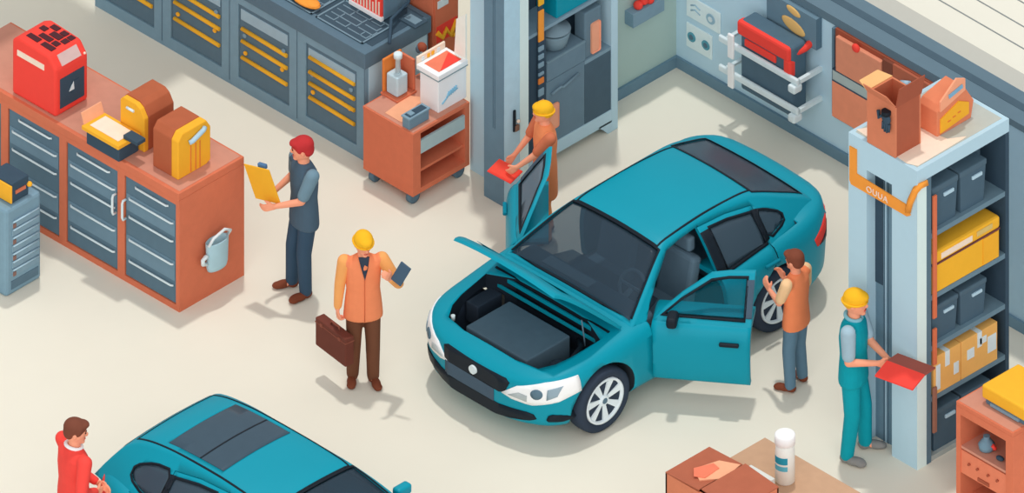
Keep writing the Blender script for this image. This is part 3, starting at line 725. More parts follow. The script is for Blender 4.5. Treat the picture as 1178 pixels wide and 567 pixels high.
b = MB(); b.box(-.36, -.02, -.20, -.14, .0, .10, r=.005, mat=M('paper_pale', (222, 226, 220), .95)); o = b.build('folded_label', None); o.location = bq+Vector((.02, .0, 0)); tag(o, 'pale folded paper strip between carton and clear bottle', 'paper')

# ------- brick shelf cabinet, right bottom
q = at(1100, 461, 1.25)
sb = thing('brick_shelf_cabinet', 'low brick red open shelf cabinet at lower right frame edge', 'shelf cabinet', (q.x, q.y, 0))
b = MB(); W_ = .80; H_ = 1.25; D_ = .85
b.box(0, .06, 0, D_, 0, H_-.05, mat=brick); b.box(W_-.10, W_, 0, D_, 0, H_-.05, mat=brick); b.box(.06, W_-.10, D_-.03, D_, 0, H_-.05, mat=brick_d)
b.box(.06, W_-.10, 0, D_-.03, 0, .08, mat=brick)
b.box(.06, W_-.10, 0, .03, H_-.14, H_-.05, mat=brick); b.build('carcass', None, sb)
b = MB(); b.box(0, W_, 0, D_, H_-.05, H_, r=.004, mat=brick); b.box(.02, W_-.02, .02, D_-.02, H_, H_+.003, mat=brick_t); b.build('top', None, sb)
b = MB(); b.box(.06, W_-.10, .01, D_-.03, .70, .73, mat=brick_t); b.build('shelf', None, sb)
b = MB(); b.box(.06, W_-.10, .01, .04, .40, .68, mat=M('drawer_brick', (196, 112, 84), .8)); dr = b.build('drawer', None, sb)
for x in (.18, .30, .45, .58):
    b = MB(); b.lathe([(-.012, .014), (.01, .014)], (x, .0, .56), 'y', 10, mat=brick_d); b.build('knob', None, dr)
b = MB(); b.box(.3, .46, .0, .012, .42, .46, mat=brick_d); b.build('slot', None, dr)
sbl = sb.location
o_ = thing('round_vase', 'small round slate pot with red side on brick shelf', 'pot', sbl+Vector((.30, .13, .73)))
b = MB(); b.lathe([(0, .04), (.02, .075), (.08, .085), (.13, .05), (.15, .03), (.18, .035)], (0, 0, 0), n=24, mat=mid_blue); b.build('pot_body', None, o_)
b = MB(); b.tube([(.05, .03, .03), (.10, .02, .06), (.08, 0, .10)], .02, 8, mat=red); b.build('handle', None, o_)
for k, (x, y, lb) in enumerate(((.52, .10, 'small dark brown mouse shaped part on brick shelf, left of the slate one'), (.62, .16, 'slate teardrop part on brick shelf, rightmost item'))):
    b = MB(); b.ball((0, 0, .025), .05 if k == 0 else .045, .03, .025 if k == 0 else .06, mat=slate_d if k == 0 else slate); o = b.build('machine_part', None); o.location = sbl+Vector((x, y, .732)); tag(o, lb, 'part', 'small parts on the brick shelf')
yb2 = thing('yellow_binder', 'thick amber binder lying on the brick shelf cabinet', 'binder', sbl+Vector((.62, .42, 1.253)))
b = MB(); b.box(-.42, .36, -.26, .26, .06, .22, r=.02, mat=yellow); b.build('cover', None, yb2)
b = MB(); b.box(-.38, .34, -.24, .24, 0, .06, r=.004, mat=slate); b.build('base', None, yb2)
b = MB(); b.box(-.30, .1, -.262, -.24, .015, .05, mat=slate_l); b.build('pages', None, yb2)
b = thing('dark_canister', 'small dark canister behind the amber binder', 'canister', sbl+Vector((.50, .77, 1.253)))
m2 = MB(); m2.box(-.06, .1, -.05, .06, 0, .34, r=.02, mat=slate); m2.build('body', None, b)
m2 = MB(); m2.box(-.03, .07, -.03, .04, .34, .36, r=.005, mat=slate_d); m2.build('cap', None, b)

# ------------------------------------------------------------------ cars
def interp(tab, y):
    if y <= tab[0][0]: return tab[0][1]
    for i in range(len(tab)-1):
        a, b = tab[i], tab[i+1]
        if y <= b[0]:
            t = (y-a[0])/(b[0]-a[0])
            p0 = tab[max(0, i-1)]; p3 = tab[min(len(tab)-1, i+2)]
            m1 = (b[1]-p0[1])/max(1e-6, (b[0]-p0[0])); m2 = (p3[1]-a[1])/max(1e-6, (p3[0]-a[0])); h = b[0]-a[0]
            t2, t3 = t*t, t*t*t
            return (2*t3-3*t2+1)*a[1]+(t3-2*t2+t)*h*m1+(-2*t3+3*t2)*b[1]+(t3-t2)*h*m2
    return tab[-1][1]
YF, YR = -2.22, 2.12
ZT = {'sedan': [(-2.22, .70), (-2.16, .755), (-2.05, .80), (-1.8, .85), (-1.4, .90), (-.95, .95), (-.5, .97), (.5, .98), (1.2, 1.02), (1.6, 1.09), (1.8, 1.10), (1.97, 1.08), (2.08, 1.0), (2.12, .92)],
      'hatch': [(-2.22, .70), (-2.16, .755), (-2.05, .80), (-1.8, .85), (-1.4, .90), (-.95, .95), (-.5, .97), (.5, .98), (1.2, 1.0), (1.7, 1.03), (1.95, 1.0), (2.08, .93), (2.12, .86)]}
def hull_w(y):
    W = 1.05
    if y < -1.45: t = (-1.45-y)/(-1.45-YF); e = 2.9
    elif y > 1.35: t = (y-1.35)/(YR-1.35); e = 2.7
    else: return W-.012*abs(y/1.4)**2
    t = min(t, .985)
    return (W-.013)*(1-t**e)**(1/e)
def hull(kind, off=0.0):
    ys = []; n = 58
    for i in range(n+1):
        u = i/n; s = .5-.5*math.cos(math.pi*u); s = .55*s+.45*u
        ys.append(YF+(YR-YF)*s)
    rings = []
    for y in ys:
        w_ = hull_w(y)+off; zt = interp(ZT[kind], y)+off
        e = max(0, (abs(y-(-.05))-1.7)/.5); zb = .22+.05*e**2-off
        if y > 1.6: zb += .08*((y-1.6)/.5)
        base = zb+.10
        half = [(0, zb), (.5*w_, zb), (.84*w_, zb), (.93*w_, zb+.025), (.975*w_, base)]
        for f, k in ((.2, .99), (.38, 1.0), (.54, 1.0), (.68, .993), (.80, .978), (.89, .955), (.955, .925), (.99, .87)):
            half.append((k*w_, base+(zt-base)*f))
        half += [(.78*w_, zt+.008), (.5*w_, zt+.02), (.22*w_, zt+.026)]
        yy = y+(off*(-1 if y < -2.0 else (1 if y > 1.95 else 0)))
        ring = [(x, yy, z) for x, z in half]+[(0, yy, zt+.028)]+[(-x, yy, z) for x, z in half[::-1][:-1]]
        rings.append(ring)
    m = MB(); m.loft(rings); return m.mesh('hull')
TOPP = {'sedan': [(-.95, .92), (-.60, 1.17), (-.19, 1.425), (.0, 1.465), (.45, 1.49), (.9, 1.465), (1.12, 1.425), (1.45, 1.29), (1.76, 1.14), (1.9, 1.0)],
        'hatch': [(-.95, .92), (-.60, 1.17), (-.19, 1.425), (.0, 1.465), (.45, 1.495), (1.0, 1.485), (1.35, 1.45), (1.6, 1.39), (1.76, 1.30), (1.92, 1.08), (2.0, .94)]}
def green(kind, off=0.0):
    tab = TOPP[kind]; y0, y1 = tab[0][0], tab[-1][0]; n = 46; rings = []
    for i in range(n+1):
        y = y0+(y1-y0)*i/n; T = interp(tab, y)+off
        bw = .965-(.10*((y-1.0)/.9)**2 if y > 1.0 else 0)-(.05*((-.4-y)/.5)**2 if y < -.4 else 0)
        def wz(z):
            t = (z-.93)/.5
            return (bw+(.60-.965)*max(-.2, t)*(1+.25*max(0, t)*(max(0, t)-1)))+off
        half = [(0, .80-off), (wz(.80), .80-off)]
        zc = T-.035
        for k in range(1, 9): z = .80+(zc-.80)*k/8; half.append((wz(z), z))
        wt = wz(zc)
        half += [(wt-.012, T-.016), (wt-.04, T-.004), (wt*.8, T+.012), (wt*.5, T+.026), (wt*.2, T+.033)]
        yy = y+(off*(-1 if i == 0 else (1 if i == n else 0)))
        rings.append([(x, yy, z) for x, z in half]+[(0, yy, T+.035)]+[(-x, yy, z) for x, z in half[::-1][:-1]])
    m = MB(); m.loft(rings); return m.mesh('green')
def prX(poly, x0, x1, mat=None):
    m = MB(); m.prism([(x0, y, z) for y, z in poly], (x1-x0, 0, 0)); return m.mesh('p', mat)
def prY(poly, y0, y1, mat=None):
    m = MB(); m.prism([(x, y0, z) for x, z in poly], (0, y1-y0, 0)); return m.mesh('p', mat)
def prZ(poly, z0, z1, mat=None):
    m = MB(); m.prism([(x, y, z0) for x, y in poly], (0, 0, z1-z0)); return m.mesh('p', mat)
def grow(poly, d):
    """offset a convex-ish polygon outwards by d"""
    n = len(poly); A = sum(poly[i][0]*poly[(i+1) % n][1]-poly[(i+1) % n][0]*poly[i][1] for i in range(n)); sg = 1 if A > 0 else -1
    out = []
    for i in range(n):
        p, q, r = Vector(poly[i-1]), Vector(poly[i]), Vector(poly[(i+1) % n])
        d1 = (q-p).normalized(); d2 = (r-q).normalized()
        n1 = Vector((d1.y, -d1.x))*sg; n2 = Vector((d2.y, -d2.x))*sg
        b = (n1+n2); l = b.length
        b = b/l if l > 1e-6 else n1; k = d/max(.45, b.dot(n1)); out.append((q.x+b.x*k, q.y+b.y*k))
    return out
def smoothpoly(poly, k=2):
    for _ in range(k):
        n = len(poly); o = []
        for i in range(n):
            a, b = poly[i], poly[(i+1) % n]
            o += [(a[0]*.8+b[0]*.2, a[1]*.8+b[1]*.2), (a[0]*.2+b[0]*.8, a[1]*.2+b[1]*.8)]
        poly = o
    return poly
FDOOR = [(-.68, .30), (-.72, .42), (-.735, .70), (-.70, .95), (-.60, 1.055), (-.42, 1.20), (-.14, 1.375), (.05, 1.40), (.30, 1.415), (.30, .30)]
FWIN = [(-.58, 1.015), (-.42, 1.14), (-.13, 1.315), (.04, 1.345), (.215, 1.355), (.215, 1.02)]
RDOOR = [(.32, .30), (.32, 1.415), (.7, 1.40), (1.03, 1.355), (1.05, 1.0), (1.06, .86), (.93, .74), (.74, .60), (.66, .45), (.64, .30)]
RWIN = [(.46, .99), (.46, 1.365), (.7, 1.35), (.995, 1.305), (1.015, 1.03)]
QWIN = [(1.075, 1.05), (1.065, 1.30), (1.17, 1.27), (1.34, 1.18), (1.33, 1.11)]
QWIN_H = [(1.075, 1.05), (1.065, 1.345), (1.30, 1.32), (1.52, 1.22), (1.52, 1.12), (1.3, 1.06)]
def wheel(root, x, y, sgn, label=None):
    b = MB(); r = .365
    b.lathe([(-.10, .25), (-.10, .33), (-.075, .36), (-.03, r), (.04, r), (.085, .358), (.105, .335), (.108, .275), (.08, .262), (.075, .25)], (0, 0, 0), 'x', 48)
    if sgn < 0:
        for v in b.bm.verts: v.co.x *= -1
        bmesh.ops.reverse_faces(b.bm, faces=b.bm.faces[:])
    o = b.build('wheel', tyre_m, root); o.location = (x, y, .365)
    b = MB()
    b.lathe([(-.02, .25), (.03, .25)], (0, 0, 0), 'x', 40, mat=M('rim_recess', (52, 64, 78), .8))
    # rim ring and spokes
    t = bmesh.new(); n = 48; R = []
    for h, rr in ((.07, .262), (.105, .258), (.10, .232), (.03, .228)):
        R.append([t.verts.new((h, rr*math.cos(2*math.pi*q/n), rr*math.sin(2*math.pi*q/n))) for q in range(n)])
    for i in range(3):
        for q in range(n): f = t.faces.new([R[i][q], R[i][(q+1) % n], R[i+1][(q+1) % n], R[i+1][q]]); f.smooth = True
    b.add(t, rim_m)
    for k in range(7):
        a = 2*math.pi*k/7+.3; ca, sa = math.cos(a), math.sin(a)
        def P(rr, w_, h): return (h, rr*ca-w_*sa, rr*sa+w_*ca)
        b.prism([P(.05, -.022, .055), P(.24, -.040, .075), P(.24, .040, .075), P(.05, .022, .055)], (.022, 0, 0), mat=rim_m)
    b.lathe([(.05, .062), (.09, .06), (.096, .05)], (0, 0, 0), 'x', 24, mat=rim_m)
    b.lathe([(.096, .034), (.102, .03)], (0, 0, 0), 'x', 18, mat=slate)
    if sgn < 0:
        for v in b.bm.verts: v.co.x *= -1
        bmesh.ops.reverse_faces(b.bm, faces=b.bm.faces[:])
    b.build('rim', None, o, 'pale silver seven spoke rim')
    return o
def make_car(label, loc, rotz, kind, openf, sunroof=False):
    root = thing('car', label, 'car', loc, rotz, 'teal cars')
    ac = boolop
    H = hull(kind); H.materials.append(teal)
    Hin = hull(kind, -.05)
    G = green(kind); G.materials.append(teal); Gin = green(kind, -.03)
    zbox = lambda x0, x1, y0, y1, z0, z1, mat=None: (lambda m: (m.box(x0, x1, y0, y1, z0, z1), m.mesh('b', mat))[1])(MB())
    # ---- lower shell
    shell = boolop(H, Hin)
    for yy in (-1.40, 1.07):
        m = MB(); m.lathe([(.62, .425), (1.3, .425)], (0, yy, .365), 'x', 40)
        m.lathe([(-1.3, .425), (-.62, .425)], (0, yy, .365), 'x', 40)
        H = boolop(H, m.mesh('w', black))
    body = boolop(H, prZ([(-.90, -.80), (.90, -.80), (.90, 1.45), (-.90, 1.45)], .34, 1.3, slate_d))
    BAY = smoothpoly([(-.60, -2.0), (.60, -2.0), (.76, -1.75), (.82, -1.12), (-.82, -1.12), (-.76, -1.75)], 1)
    if openf: body = boolop(body, prZ(BAY, .50, 1.3, M('bay_black', (30, 38, 48), .9)))
    for sx in (1, -1):
        for D in (FDOOR, RDOOR):
            Dg = grow(D, .011)
            body = boolop(body, prX(Dg, .80*sx, 1.2*sx, black))
    put(body, 'body_shell', teal, root)
    # ---- greenhouse shell (pillars + roof)
    GS = boolop(G, Gin)
    GS = boolop(GS, prZ([(-1.1, -1.2), (1.1, -1.2), (1.1, 2.3), (-1.1, 2.3)], .5, .935, teal))
    WS = [(-.84, -.86), (.84, -.86), (.60, -.225), (-.60, -.225)]
    if kind == 'sedan': BL = [(-.555, 1.15), (.555, 1.15), (.66, 1.72), (-.66, 1.72)]
    else: BL = [(-.56, 1.78), (.56, 1.78), (.62, 1.96), (-.62, 1.96)]
    qw = QWIN if kind == 'sedan' else QWIN_H
    T = boolop(green(kind, .006), Gin)       # source for rubber trims
    pill = GS
    pill = boolop(pill, prZ(WS, .8, 2)); pill = boolop(pill, prZ(BL, .8, 2))
    for sx in (1, -1):
        for D in (FDOOR, RDOOR): pill = boolop(pill, prX(grow(D, .008), .3*sx, 1.3*sx))
        pill = boolop(pill, prX(smoothpoly(qw, 1), .3*sx, 1.3*sx))
    roof_poly = [(-.555, -.19), (.555, -.19), (.535, .5), (.525, 1.12 if kind == 'sedan' else 1.68), (-.525, 1.12 if kind == 'sedan' else 1.68), (-.535, .5)]
    SR = [(-.47, .54), (.47, .54), (.47, 1.31), (-.47, 1.31)]
    if sunroof: pill = boolop(pill, prZ(SR, 1.2, 2))
    put(pill, 'roof', teal, root)
    # trims
    def rim(poly, d, pr, name='window_trim', src=T, parent=root):
        a = boolop(src, pr(grow(poly, d)), 'INTERSECT'); a = boolop(a, pr(poly))
        return put(a, name, black, parent, force=True)
    rim(WS, .022, lambda p: prZ(p, 1.0, 2), 'windscreen_trim')
    rim(BL, .02, lambda p: prZ(p, 1.0, 2), 'rear_window_trim')
    rim(roof_poly, .018, lambda p: prZ(p, 1.3, 2), 'roof_seam')
    for sx in (1, -1):
        rim(smoothpoly(qw, 1), .02, lambda p: prX(p, .3*sx, 1.3*sx), 'quarter_window_trim')
    for sx in (1, -1):
        put(boolop(T, prX([(1.02, 1.03), (1.0, 1.33), (1.068, 1.32), (1.078, 1.05)], .3*sx, 1.3*sx), 'INTERSECT'), 'pillar_trim', black, root, force=True)
    # glass
    gl = boolop(green(kind, -.008), green(kind, -.022))
    put(boolop(gl, prZ(WS, .8, 2), 'INTERSECT'), 'windscreen', glass_w, root)
    put(boolop(gl, prZ(BL, .8, 2), 'INTERSECT'), 'rear_window', glass_r, root)
    if sunroof:
        SRf = [(-.43, .50), (.43, .50), (.43, 1.02), (-.43, 1.02)]; SRb = [(-.43, .02), (.43, .02), (.43, .48), (-.43, .48)]
        srm = M('sunroof_glass', (66, 86, 100), 1.05, rough=.3)
        src = boolop(green(kind, .004), Gin)
        s1 = put(boolop(src, prZ(SR, 1.2, 2), 'INTERSECT'), 'sunroof', srm, root)
        m = boolop(T, prZ([(-.47, .855), (.47, .855), (.47, .875), (-.47, .875)], 1.2, 2), 'INTERSECT'); put(m, 'sunroof_seam', black, s1)
    for sx in (1, -1):
        put(boolop(gl, prX(smoothpoly(qw, 1), .3*sx, 1.3*sx), 'INTERSECT'), 'quarter_window', glass_r, root)
    # doors
    for sx in (1, -1):
        for D, Wn, nm in ((FDOOR, FWIN, 'front_door'), (RDOOR, RWIN, 'rear_door')):
            op = openf if nm == 'front_door' else 0
            ang = 0
            if op: ang = -op[0] if sx > 0 else op[1]
            low = boolop(shell, prX(D, .62*sx, 1.3*sx, teal), 'INTERSECT')
            up = boolop(GS, prX(D, .3*sx, 1.3*sx, M('pillar_slate', (62, 78, 92), .8) if False else teal), 'INTERSECT')
            up = boolop(up, prX(Wn, .2*sx, 1.4*sx, black))
            hinge = Vector((.99*sx, -.70, 0)) if nm == 'front_door' else Vector((0, 0, 0))
            def shift(me):
                for v in me.vertices: v.co -= hinge
                return me
            d = put(shift(low), nm, teal, root)
            d.location = hinge; d.rotation_euler = (0, 0, ang)
            put(shift(up), 'window_frame', teal, d)
            # black surround of the window
            def tr(poly, dd):
                a = boolop(T, prX(grow(poly, dd), .3*sx, 1.3*sx), 'INTERSECT'); a = boolop(a, prX(poly, .2*sx, 1.4*sx)); return a
            put(shift(tr(Wn, .022)), 'window_seal', black, d, force=True)
            # B pillar cover
            bp = [(.222, 1.03), (.222, 1.345), (.298, 1.35), (.298, 1.03)] if nm == 'front_door' else [(.322, .99), (.322, 1.37), (.455, 1.37), (.455, .99)]
            put(shift(boolop(T, prX(bp, .3*sx, 1.3*sx), 'INTERSECT')), 'pillar_cover', M('pillar_cover_slate', (62, 78, 92), .8) if ang else black, d, force=True)
            clear = bool(ang)
            put(shift(boolop(gl, prX(Wn, .3*sx, 1.3*sx), 'INTERSECT')), 'side_window', (glass_c if sx > 0 else GLASS('grey_door_glass', (200, 210, 218), (108, 130, 144), .8)) if clear else glass_r, d)
            # handle
            hx = hull_w(.2)*sx; hy = .12 if nm == 'front_door' else .98; hz = .80 if nm == 'front_door' else .88
            m = MB(); m.box(hx-.012 if sx > 0 else hx-.03, hx+.03 if sx > 0 else hx+.012, hy-.13, hy+.07, hz-.018, hz+.022, r=.012)
            me = m.mesh('h', black if nm == 'front_door' and ang and sx > 0 else M('teal_handle', (0, 118, 138), .84)); put(shift(me), 'door_handle', None, d)
            if nm == 'front_door':
                m = MB(); m.box(min(.90*sx, .93*sx), max(.90*sx, .93*sx), -.62, .26, .36, .92, r=.01); put(shift(m.mesh('m', slate_d)), 'door_card', None, d)
                m = MB(); m.box(.93*sx-.03, .93*sx+.03, -.50, -.45, .98, 1.04, r=.01); m.box(min(.93*sx, 1.13*sx), max(.93*sx, 1.13*sx), -.54, -.43, .98, 1.10, r=.035, seg=3)
                if openf and sx < 0: continue
                if kind == 'sedan': mt = black
                else: mt = teal
                put(shift(m.mesh('m', mt)), 'wing_mirror', None, d)
    # lamps
    HO = boolop(hull(kind, .007), Hin)
    for sx in (1, -1):
        pl = [(.38*sx, .56), (.55*sx, .695), (.80*sx, .785), (1.06*sx, .83), (1.06*sx, .68), (.93*sx, .575), (.72*sx, .515), (.5*sx, .525)]
        hd = boolop(HO, prY(pl, -2.4, -1.72), 'INTERSECT')
        h_ = put(hd, 'headlight', white, root, force=True)
        HO2 = boolop(hull(kind, .012), Hin)
        dk = [(.76*sx+.055*math.cos(a*math.pi/8), .655+.058*math.sin(a*math.pi/8)) for a in range(16)]
        put(boolop(HO2, prY(dk, -2.4, -1.72), 'INTERSECT'), 'lens', slate, h_, force=True)
        put(boolop(HO2, prY([(.46*sx, .565), (.58*sx, .63), (.67*sx, .62), (.67*sx, .55)], -2.4, -1.72), 'INTERSECT'), 'reflector', M('lamp_grey', (165, 172, 172), .85), h_, force=True)
        put(boolop(HO2, prY([(.85*sx, .60), (.85*sx, .72), (.94*sx, .75), (.92*sx, .64)], -2.4, -1.72), 'INTERSECT'), 'indicator', M('lamp_blue', (140, 160, 172), .85), h_, force=True)
        tl = [(1.62, .74), (1.58, .84), (1.80, .95), (2.2, .93), (2.2, .76), (1.85, .72)] if kind == 'sedan' else [(1.74, .80), (1.70, .90), (1.88, 1.0), (2.2, .99), (2.2, .80), (1.9, .77)]
        t_ = boolop(HO, prX(tl, .55*sx, 1.3*sx), 'INTERSECT')
        t_ = put(t_, 'tail_light', M('tail_red', (205, 58, 50), .8), root, force=True)
        t2 = boolop(HO2, prX([(1.66, .74), (1.80, .79), (2.2, .80), (2.2, .735), (1.85, .71)], .55*sx, 1.3*sx), 'INTERSECT'); put(t2, 'lamp_base', black, t_, force=True)
        fg = smoothpoly([(.83*sx, .33), (.86*sx, .42), (.95*sx, .40), (.995*sx, .335), (.93*sx, .31)], 1)
        put(boolop(HO, prY(fg, -2.4, -1.5), 'INTERSECT'), 'fog_light', black, root, force=True)
    put(boolop(HO, prY([(-.43, .58), (-.45, .72), (-.40, .745), (.42, .735), (.47, .70), (.42, .58), (.35, .555), (-.3, .565)], -2.4, -1.9), 'INTERSECT'), 'grille', black, root, force=True)
    put(boolop(HO, prY([(-.42, .40), (-.42, .565), (.28, .565), (.28, .40)], -2.4, -1.9), 'INTERSECT'), 'number_plate', M('plate_slate', (62, 78, 92), .8), root, force=True)
    put(boolop(HO, prY(smoothpoly([(-.86, .36), (-.84, .47), (-.4, .405), (.4, .405), (.72, .42), (.76, .33), (.4, .265), (-.4, .265)], 1), -2.4, -1.6), 'INTERSECT'), 'lower_intake', black, root, force=True)
    b = MB(); b.lathe([(-.02, .048), (.012, .05), (.02, .04)], (0, -2.232, .655), 'y', 24); e_ = b.build('badge', M('badge_grey', (190, 200, 202), .8), root)
    for yy in (-1.40, 1.07):
        for sx in (1, -1): wheel(root, .935*sx, yy, sx)
    # interior
    b = MB(); b.box(-.86, .86, -.78, 1.40, .345, .40); b.build('cabin_floor', M('floor_slate', (60, 76, 90), .8), root)
    b = MB(); b.box(-.86, .86, -.84, -.52, .62, .94, r=.05, mat=M('dash', (86, 106, 120), .8)); b.box(-.55, .10, -.72, -.58, .94, .955, r=.006, mat=M('dash_light', (150, 168, 178), .8)); b.build('dashboard', None, root)
    b = MB(); b.tube([(.40, -.52, .86), (.40, -.40, .92)], .03, 8)
    n = 24
    ring = [(.40+.17*math.cos(2*math.pi*k/n), -.38+.07*math.sin(2*math.pi*k/n), .94+.155*math.sin(2*math.pi*k/n)) for k in range(n+1)]
    b.tube(ring, .018, 8); b.box(.24, .56, -.39, -.37, .92, .955, r=.005); b.build('steering_wheel', M('wheel_grey', (150, 164, 172), .9), root)
    sm = M('seat_slate', (92, 113, 127), .8)
    for sx in (-.42, .42):
        b = MB(); b.box(sx-.24, sx+.24, -.25, .25, .42, .58, r=.04, seg=3, mat=sm); b.box(sx-.23, sx+.23, .18, .32, .5, 1.08, r=.05, seg=3, mat=sm, rot=Matrix.Rotation(math.radians(-12), 3, 'X')); s_ = b.build('seat', None, root)
        b = MB(); b.box(sx-.12, sx+.12, .28, .38, 1.08, 1.26, r=.035, seg=3, mat=sm); b.build('headrest', None, s_)
    b = MB(); b.box(-.8, .8, .75, 1.2, .42, .58, r=.04, mat=sm); b.box(-.8, .8, 1.2, 1.35, .5, 1.08, r=.05, mat=sm); b.build('rear_bench', None, root)
    # bonnet
    n1, n2 = 14, 18
    Lh = 1.14
    def hood_pt(u, v, dz):
        # v 0..1 from hinge to front; u -1..1
        hw = .86-.04*v if v < .55 else .838-.13*((v-.55)/.45)**1.4
        yb = -(Lh*v) + (.10*abs(u)**2.4*v)
        zz = (interp(ZT[kind], -1.02-Lh*v)-interp(ZT[kind], -1.02))+.02*(1-u*u)
        return Vector((u*hw, yb, zz+dz))
    t = bmesh.new(); g = {}
    for s_, dz in ((0, .012), (1, -.022)):
        for i in range(n1+1):
            for j in range(n2+1): g[s_, i, j] = t.verts.new(hood_pt(-1+2*j/n2, i/n1, dz))
    for i in range(n1):
        for j in range(n2):
            t.faces.new([g[0, i, j], g[0, i, j+1], g[0, i+1, j+1], g[0, i+1, j]]).smooth = True
            t.faces.new([g[1, i, j], g[1, i+1, j], g[1, i+1, j+1], g[1, i, j+1]]).smooth = True
    per = [(0, j) for j in range(n2+1)]+[(i, n2) for i in range(1, n1+1)]+[(n1, j) for j in range(n2-1, -1, -1)]+[(i, 0) for i in range(n1-1, 0, -1)]
    for k in range(len(per)):
        a, b_ = per[k], per[(k+1) % len(per)]
        t.faces.new([g[0, a[0], a[1]], g[1, a[0], a[1]], g[1, b_[0], b_[1]], g[0, b_[0], b_[1]]])
    bmesh.ops.recalc_face_normals(t, faces=t.faces[:])
    m = MB(); m.add(t); hd = m.build('bonnet', teal, root)
    zh = interp(ZT[kind], -1.0)+.02
    if openf:
        hd.location = (0, -1.0, zh+.01); hd.rotation_euler = (-math.radians(openf[2]), 0, 0)
        b = MB(); b.prism([(-.66, -.12, -.03), (.66, -.12, -.03), (.60, -.85, -.075), (-.60, -.85, -.075)], (0, 0, .004)); b.build('liner', M('teal_under', (0, 128, 146), .84), hd)
        # engine bay contents
        b = MB(); b.box(-.44, .42, -1.90, -1.28, .52, .80, r=.015, mat=M('engine_cover', (84, 106, 120), .95)); eg = b.build('engine_cover', None, root)
        b = MB(); b.box(-.79, -.62, -1.55, -1.20, .52, .76, r=.012, mat=M('bay_part', (44, 54, 66), .9)); b.build('battery', None, root)
        b = MB(); b.lathe([(.5, .08), (.74, .08), (.76, .05)], (.62, -1.65, 0), n=20, mat=M('bay_part', (44, 54, 66), .9)); b.build('coolant_tank', None, root)
        b = MB(); b.tube([(.45, -1.2, .72), (.6, -1.3, .76), (.66, -1.5, .74)], .03, 8); b.tube([(-.5, -1.85, .66), (-.2, -1.95, .68), (.2, -1.95, .66), (.5, -1.8, .66)], .022, 8); b.build('hose', black, root)
        b = MB()
        b.box(-.80, .80, -1.125, -1.10, .70, .955, mat=black); b.box(-.78, .78, -1.16, -1.135, .88, .925, r=.005, mat=teal); b.box(-.70, .70, -1.20, -1.18, .80, .84, r=.005, mat=M('teal_under', (0, 128, 146), .84)); b.build('bulkhead', None, root)
        for x in (-.66, .66):
            b = MB(); b.lathe([(.74, .022), (.80, .022)], (x, -1.86, 0), n=12, mat=silver); b.build('bonnet_stop', None, root)
        b = MB(); b.tube([(.70, -1.35, .85), (.70, -1.40, 1.19)], .008, 6); b.build('prop_rod', slate, root)
    else:
        hd.location = (0, -1.0, zh-.004)
    return root
carA = make_car('teal sedan with raised bonnet and both front doors open, in the middle of the floor', (1.885, -.20, 0), 0, 'sedan', (math.radians(53), math.radians(45), 52))
carB = make_car('teal hatchback with dark sunroof, cut by the bottom frame edge', (2.76, -5.83, 0), math.pi/2, 'hatch', None, sunroof=True)
# ------------------------------------------------------------------ people
skin = M('skin_peach', (240, 156, 124), .88, noise=.01)
def ik(a, b, l1, l2, pole):
    d = b-a; L = d.length
    if L > (l1+l2)*.995: b = a+d.normalized()*(l1+l2)*.995; d = b-a; L = d.length
    x = (l1*l1-l2*l2+L*L)/(2*L); h = math.sqrt(max(0, l1*l1-x*x)); u = d.normalized()
    p = pole-u*pole.dot(u); p.normalize()
    return a+u*x+p*h, b
def chain(m, pts, rad, n=14):
    """tapered capsule chain for remeshing"""
    for i in range(len(pts)-1): m.tube([pts[i], pts[i+1]], [rad[i], rad[i+1]], n)
    for p, r in zip(pts, rad): m.ball(p, r*.995, u=14, v=8)
def torso(m, secs, n=20):
    m.loft([[(cx+rx*math.cos(a), ry*math.sin(a), z) for a in [2*math.pi*k/n for k in range(n)]] for z, rx, ry, cx in secs])
def fuse(m, vox, it=6):
    me = modmesh(m.mesh('f'), [('REMESH', dict(mode='VOXEL', voxel_size=vox)), ('SMOOTH', dict(factor=.5, iterations=it))])
    for p in me.polygons: p.use_smooth = True
    return me
def hand(m, w, d, side, palm_n, curl=.5, k=1.0):
    """w wrist, d forearm direction, side = thumb side vector, palm_n palm normal"""
    d = d.normalized(); side = (side-d*side.dot(d)).normalized(); pn = d.cross(side)
    if pn.dot(palm_n) < 0: pn = -pn
    for s_ in (-.028, -.010, .010, .028):
        m.tube([w+side*s_*.7*k, w+d*.085*k+side*s_*k], [.015*k, .014*k], 10); m.ball(w+d*.085*k+side*s_*k, .0138*k, u=10, v=6)
    for s_, L in ((.030, .070), (.011, .080), (-.010, .075), (-.029, .058)):
        p0 = w+d*.085*k+side*s_*k; c1 = curl*.7
        d1 = (d*math.cos(c1)+pn*math.sin(c1)); d2 = (d*math.cos(c1*2.2)+pn*math.sin(c1*2.2)); d3 = (d*math.cos(c1*3.2)+pn*math.sin(c1*3.2))
        p1 = p0+d1*L*.42*k; p2 = p1+d2*L*.33*k; p3 = p2+d3*L*.28*k
        chain(m, [p0, p1, p2, p3], [.0125*k, .0115*k, .0105*k, .0095*k], 8)
    p0 = w+d*.02*k+side*.022*k; p1 = p0+(d*.6+side*.7+pn*.2)*.045*k; p2 = p1+(d*.85+side*.25+pn*.4)*.034*k
    chain(m, [p0, p1, p2], [.0155*k, .0135*k, .0115*k], 8)
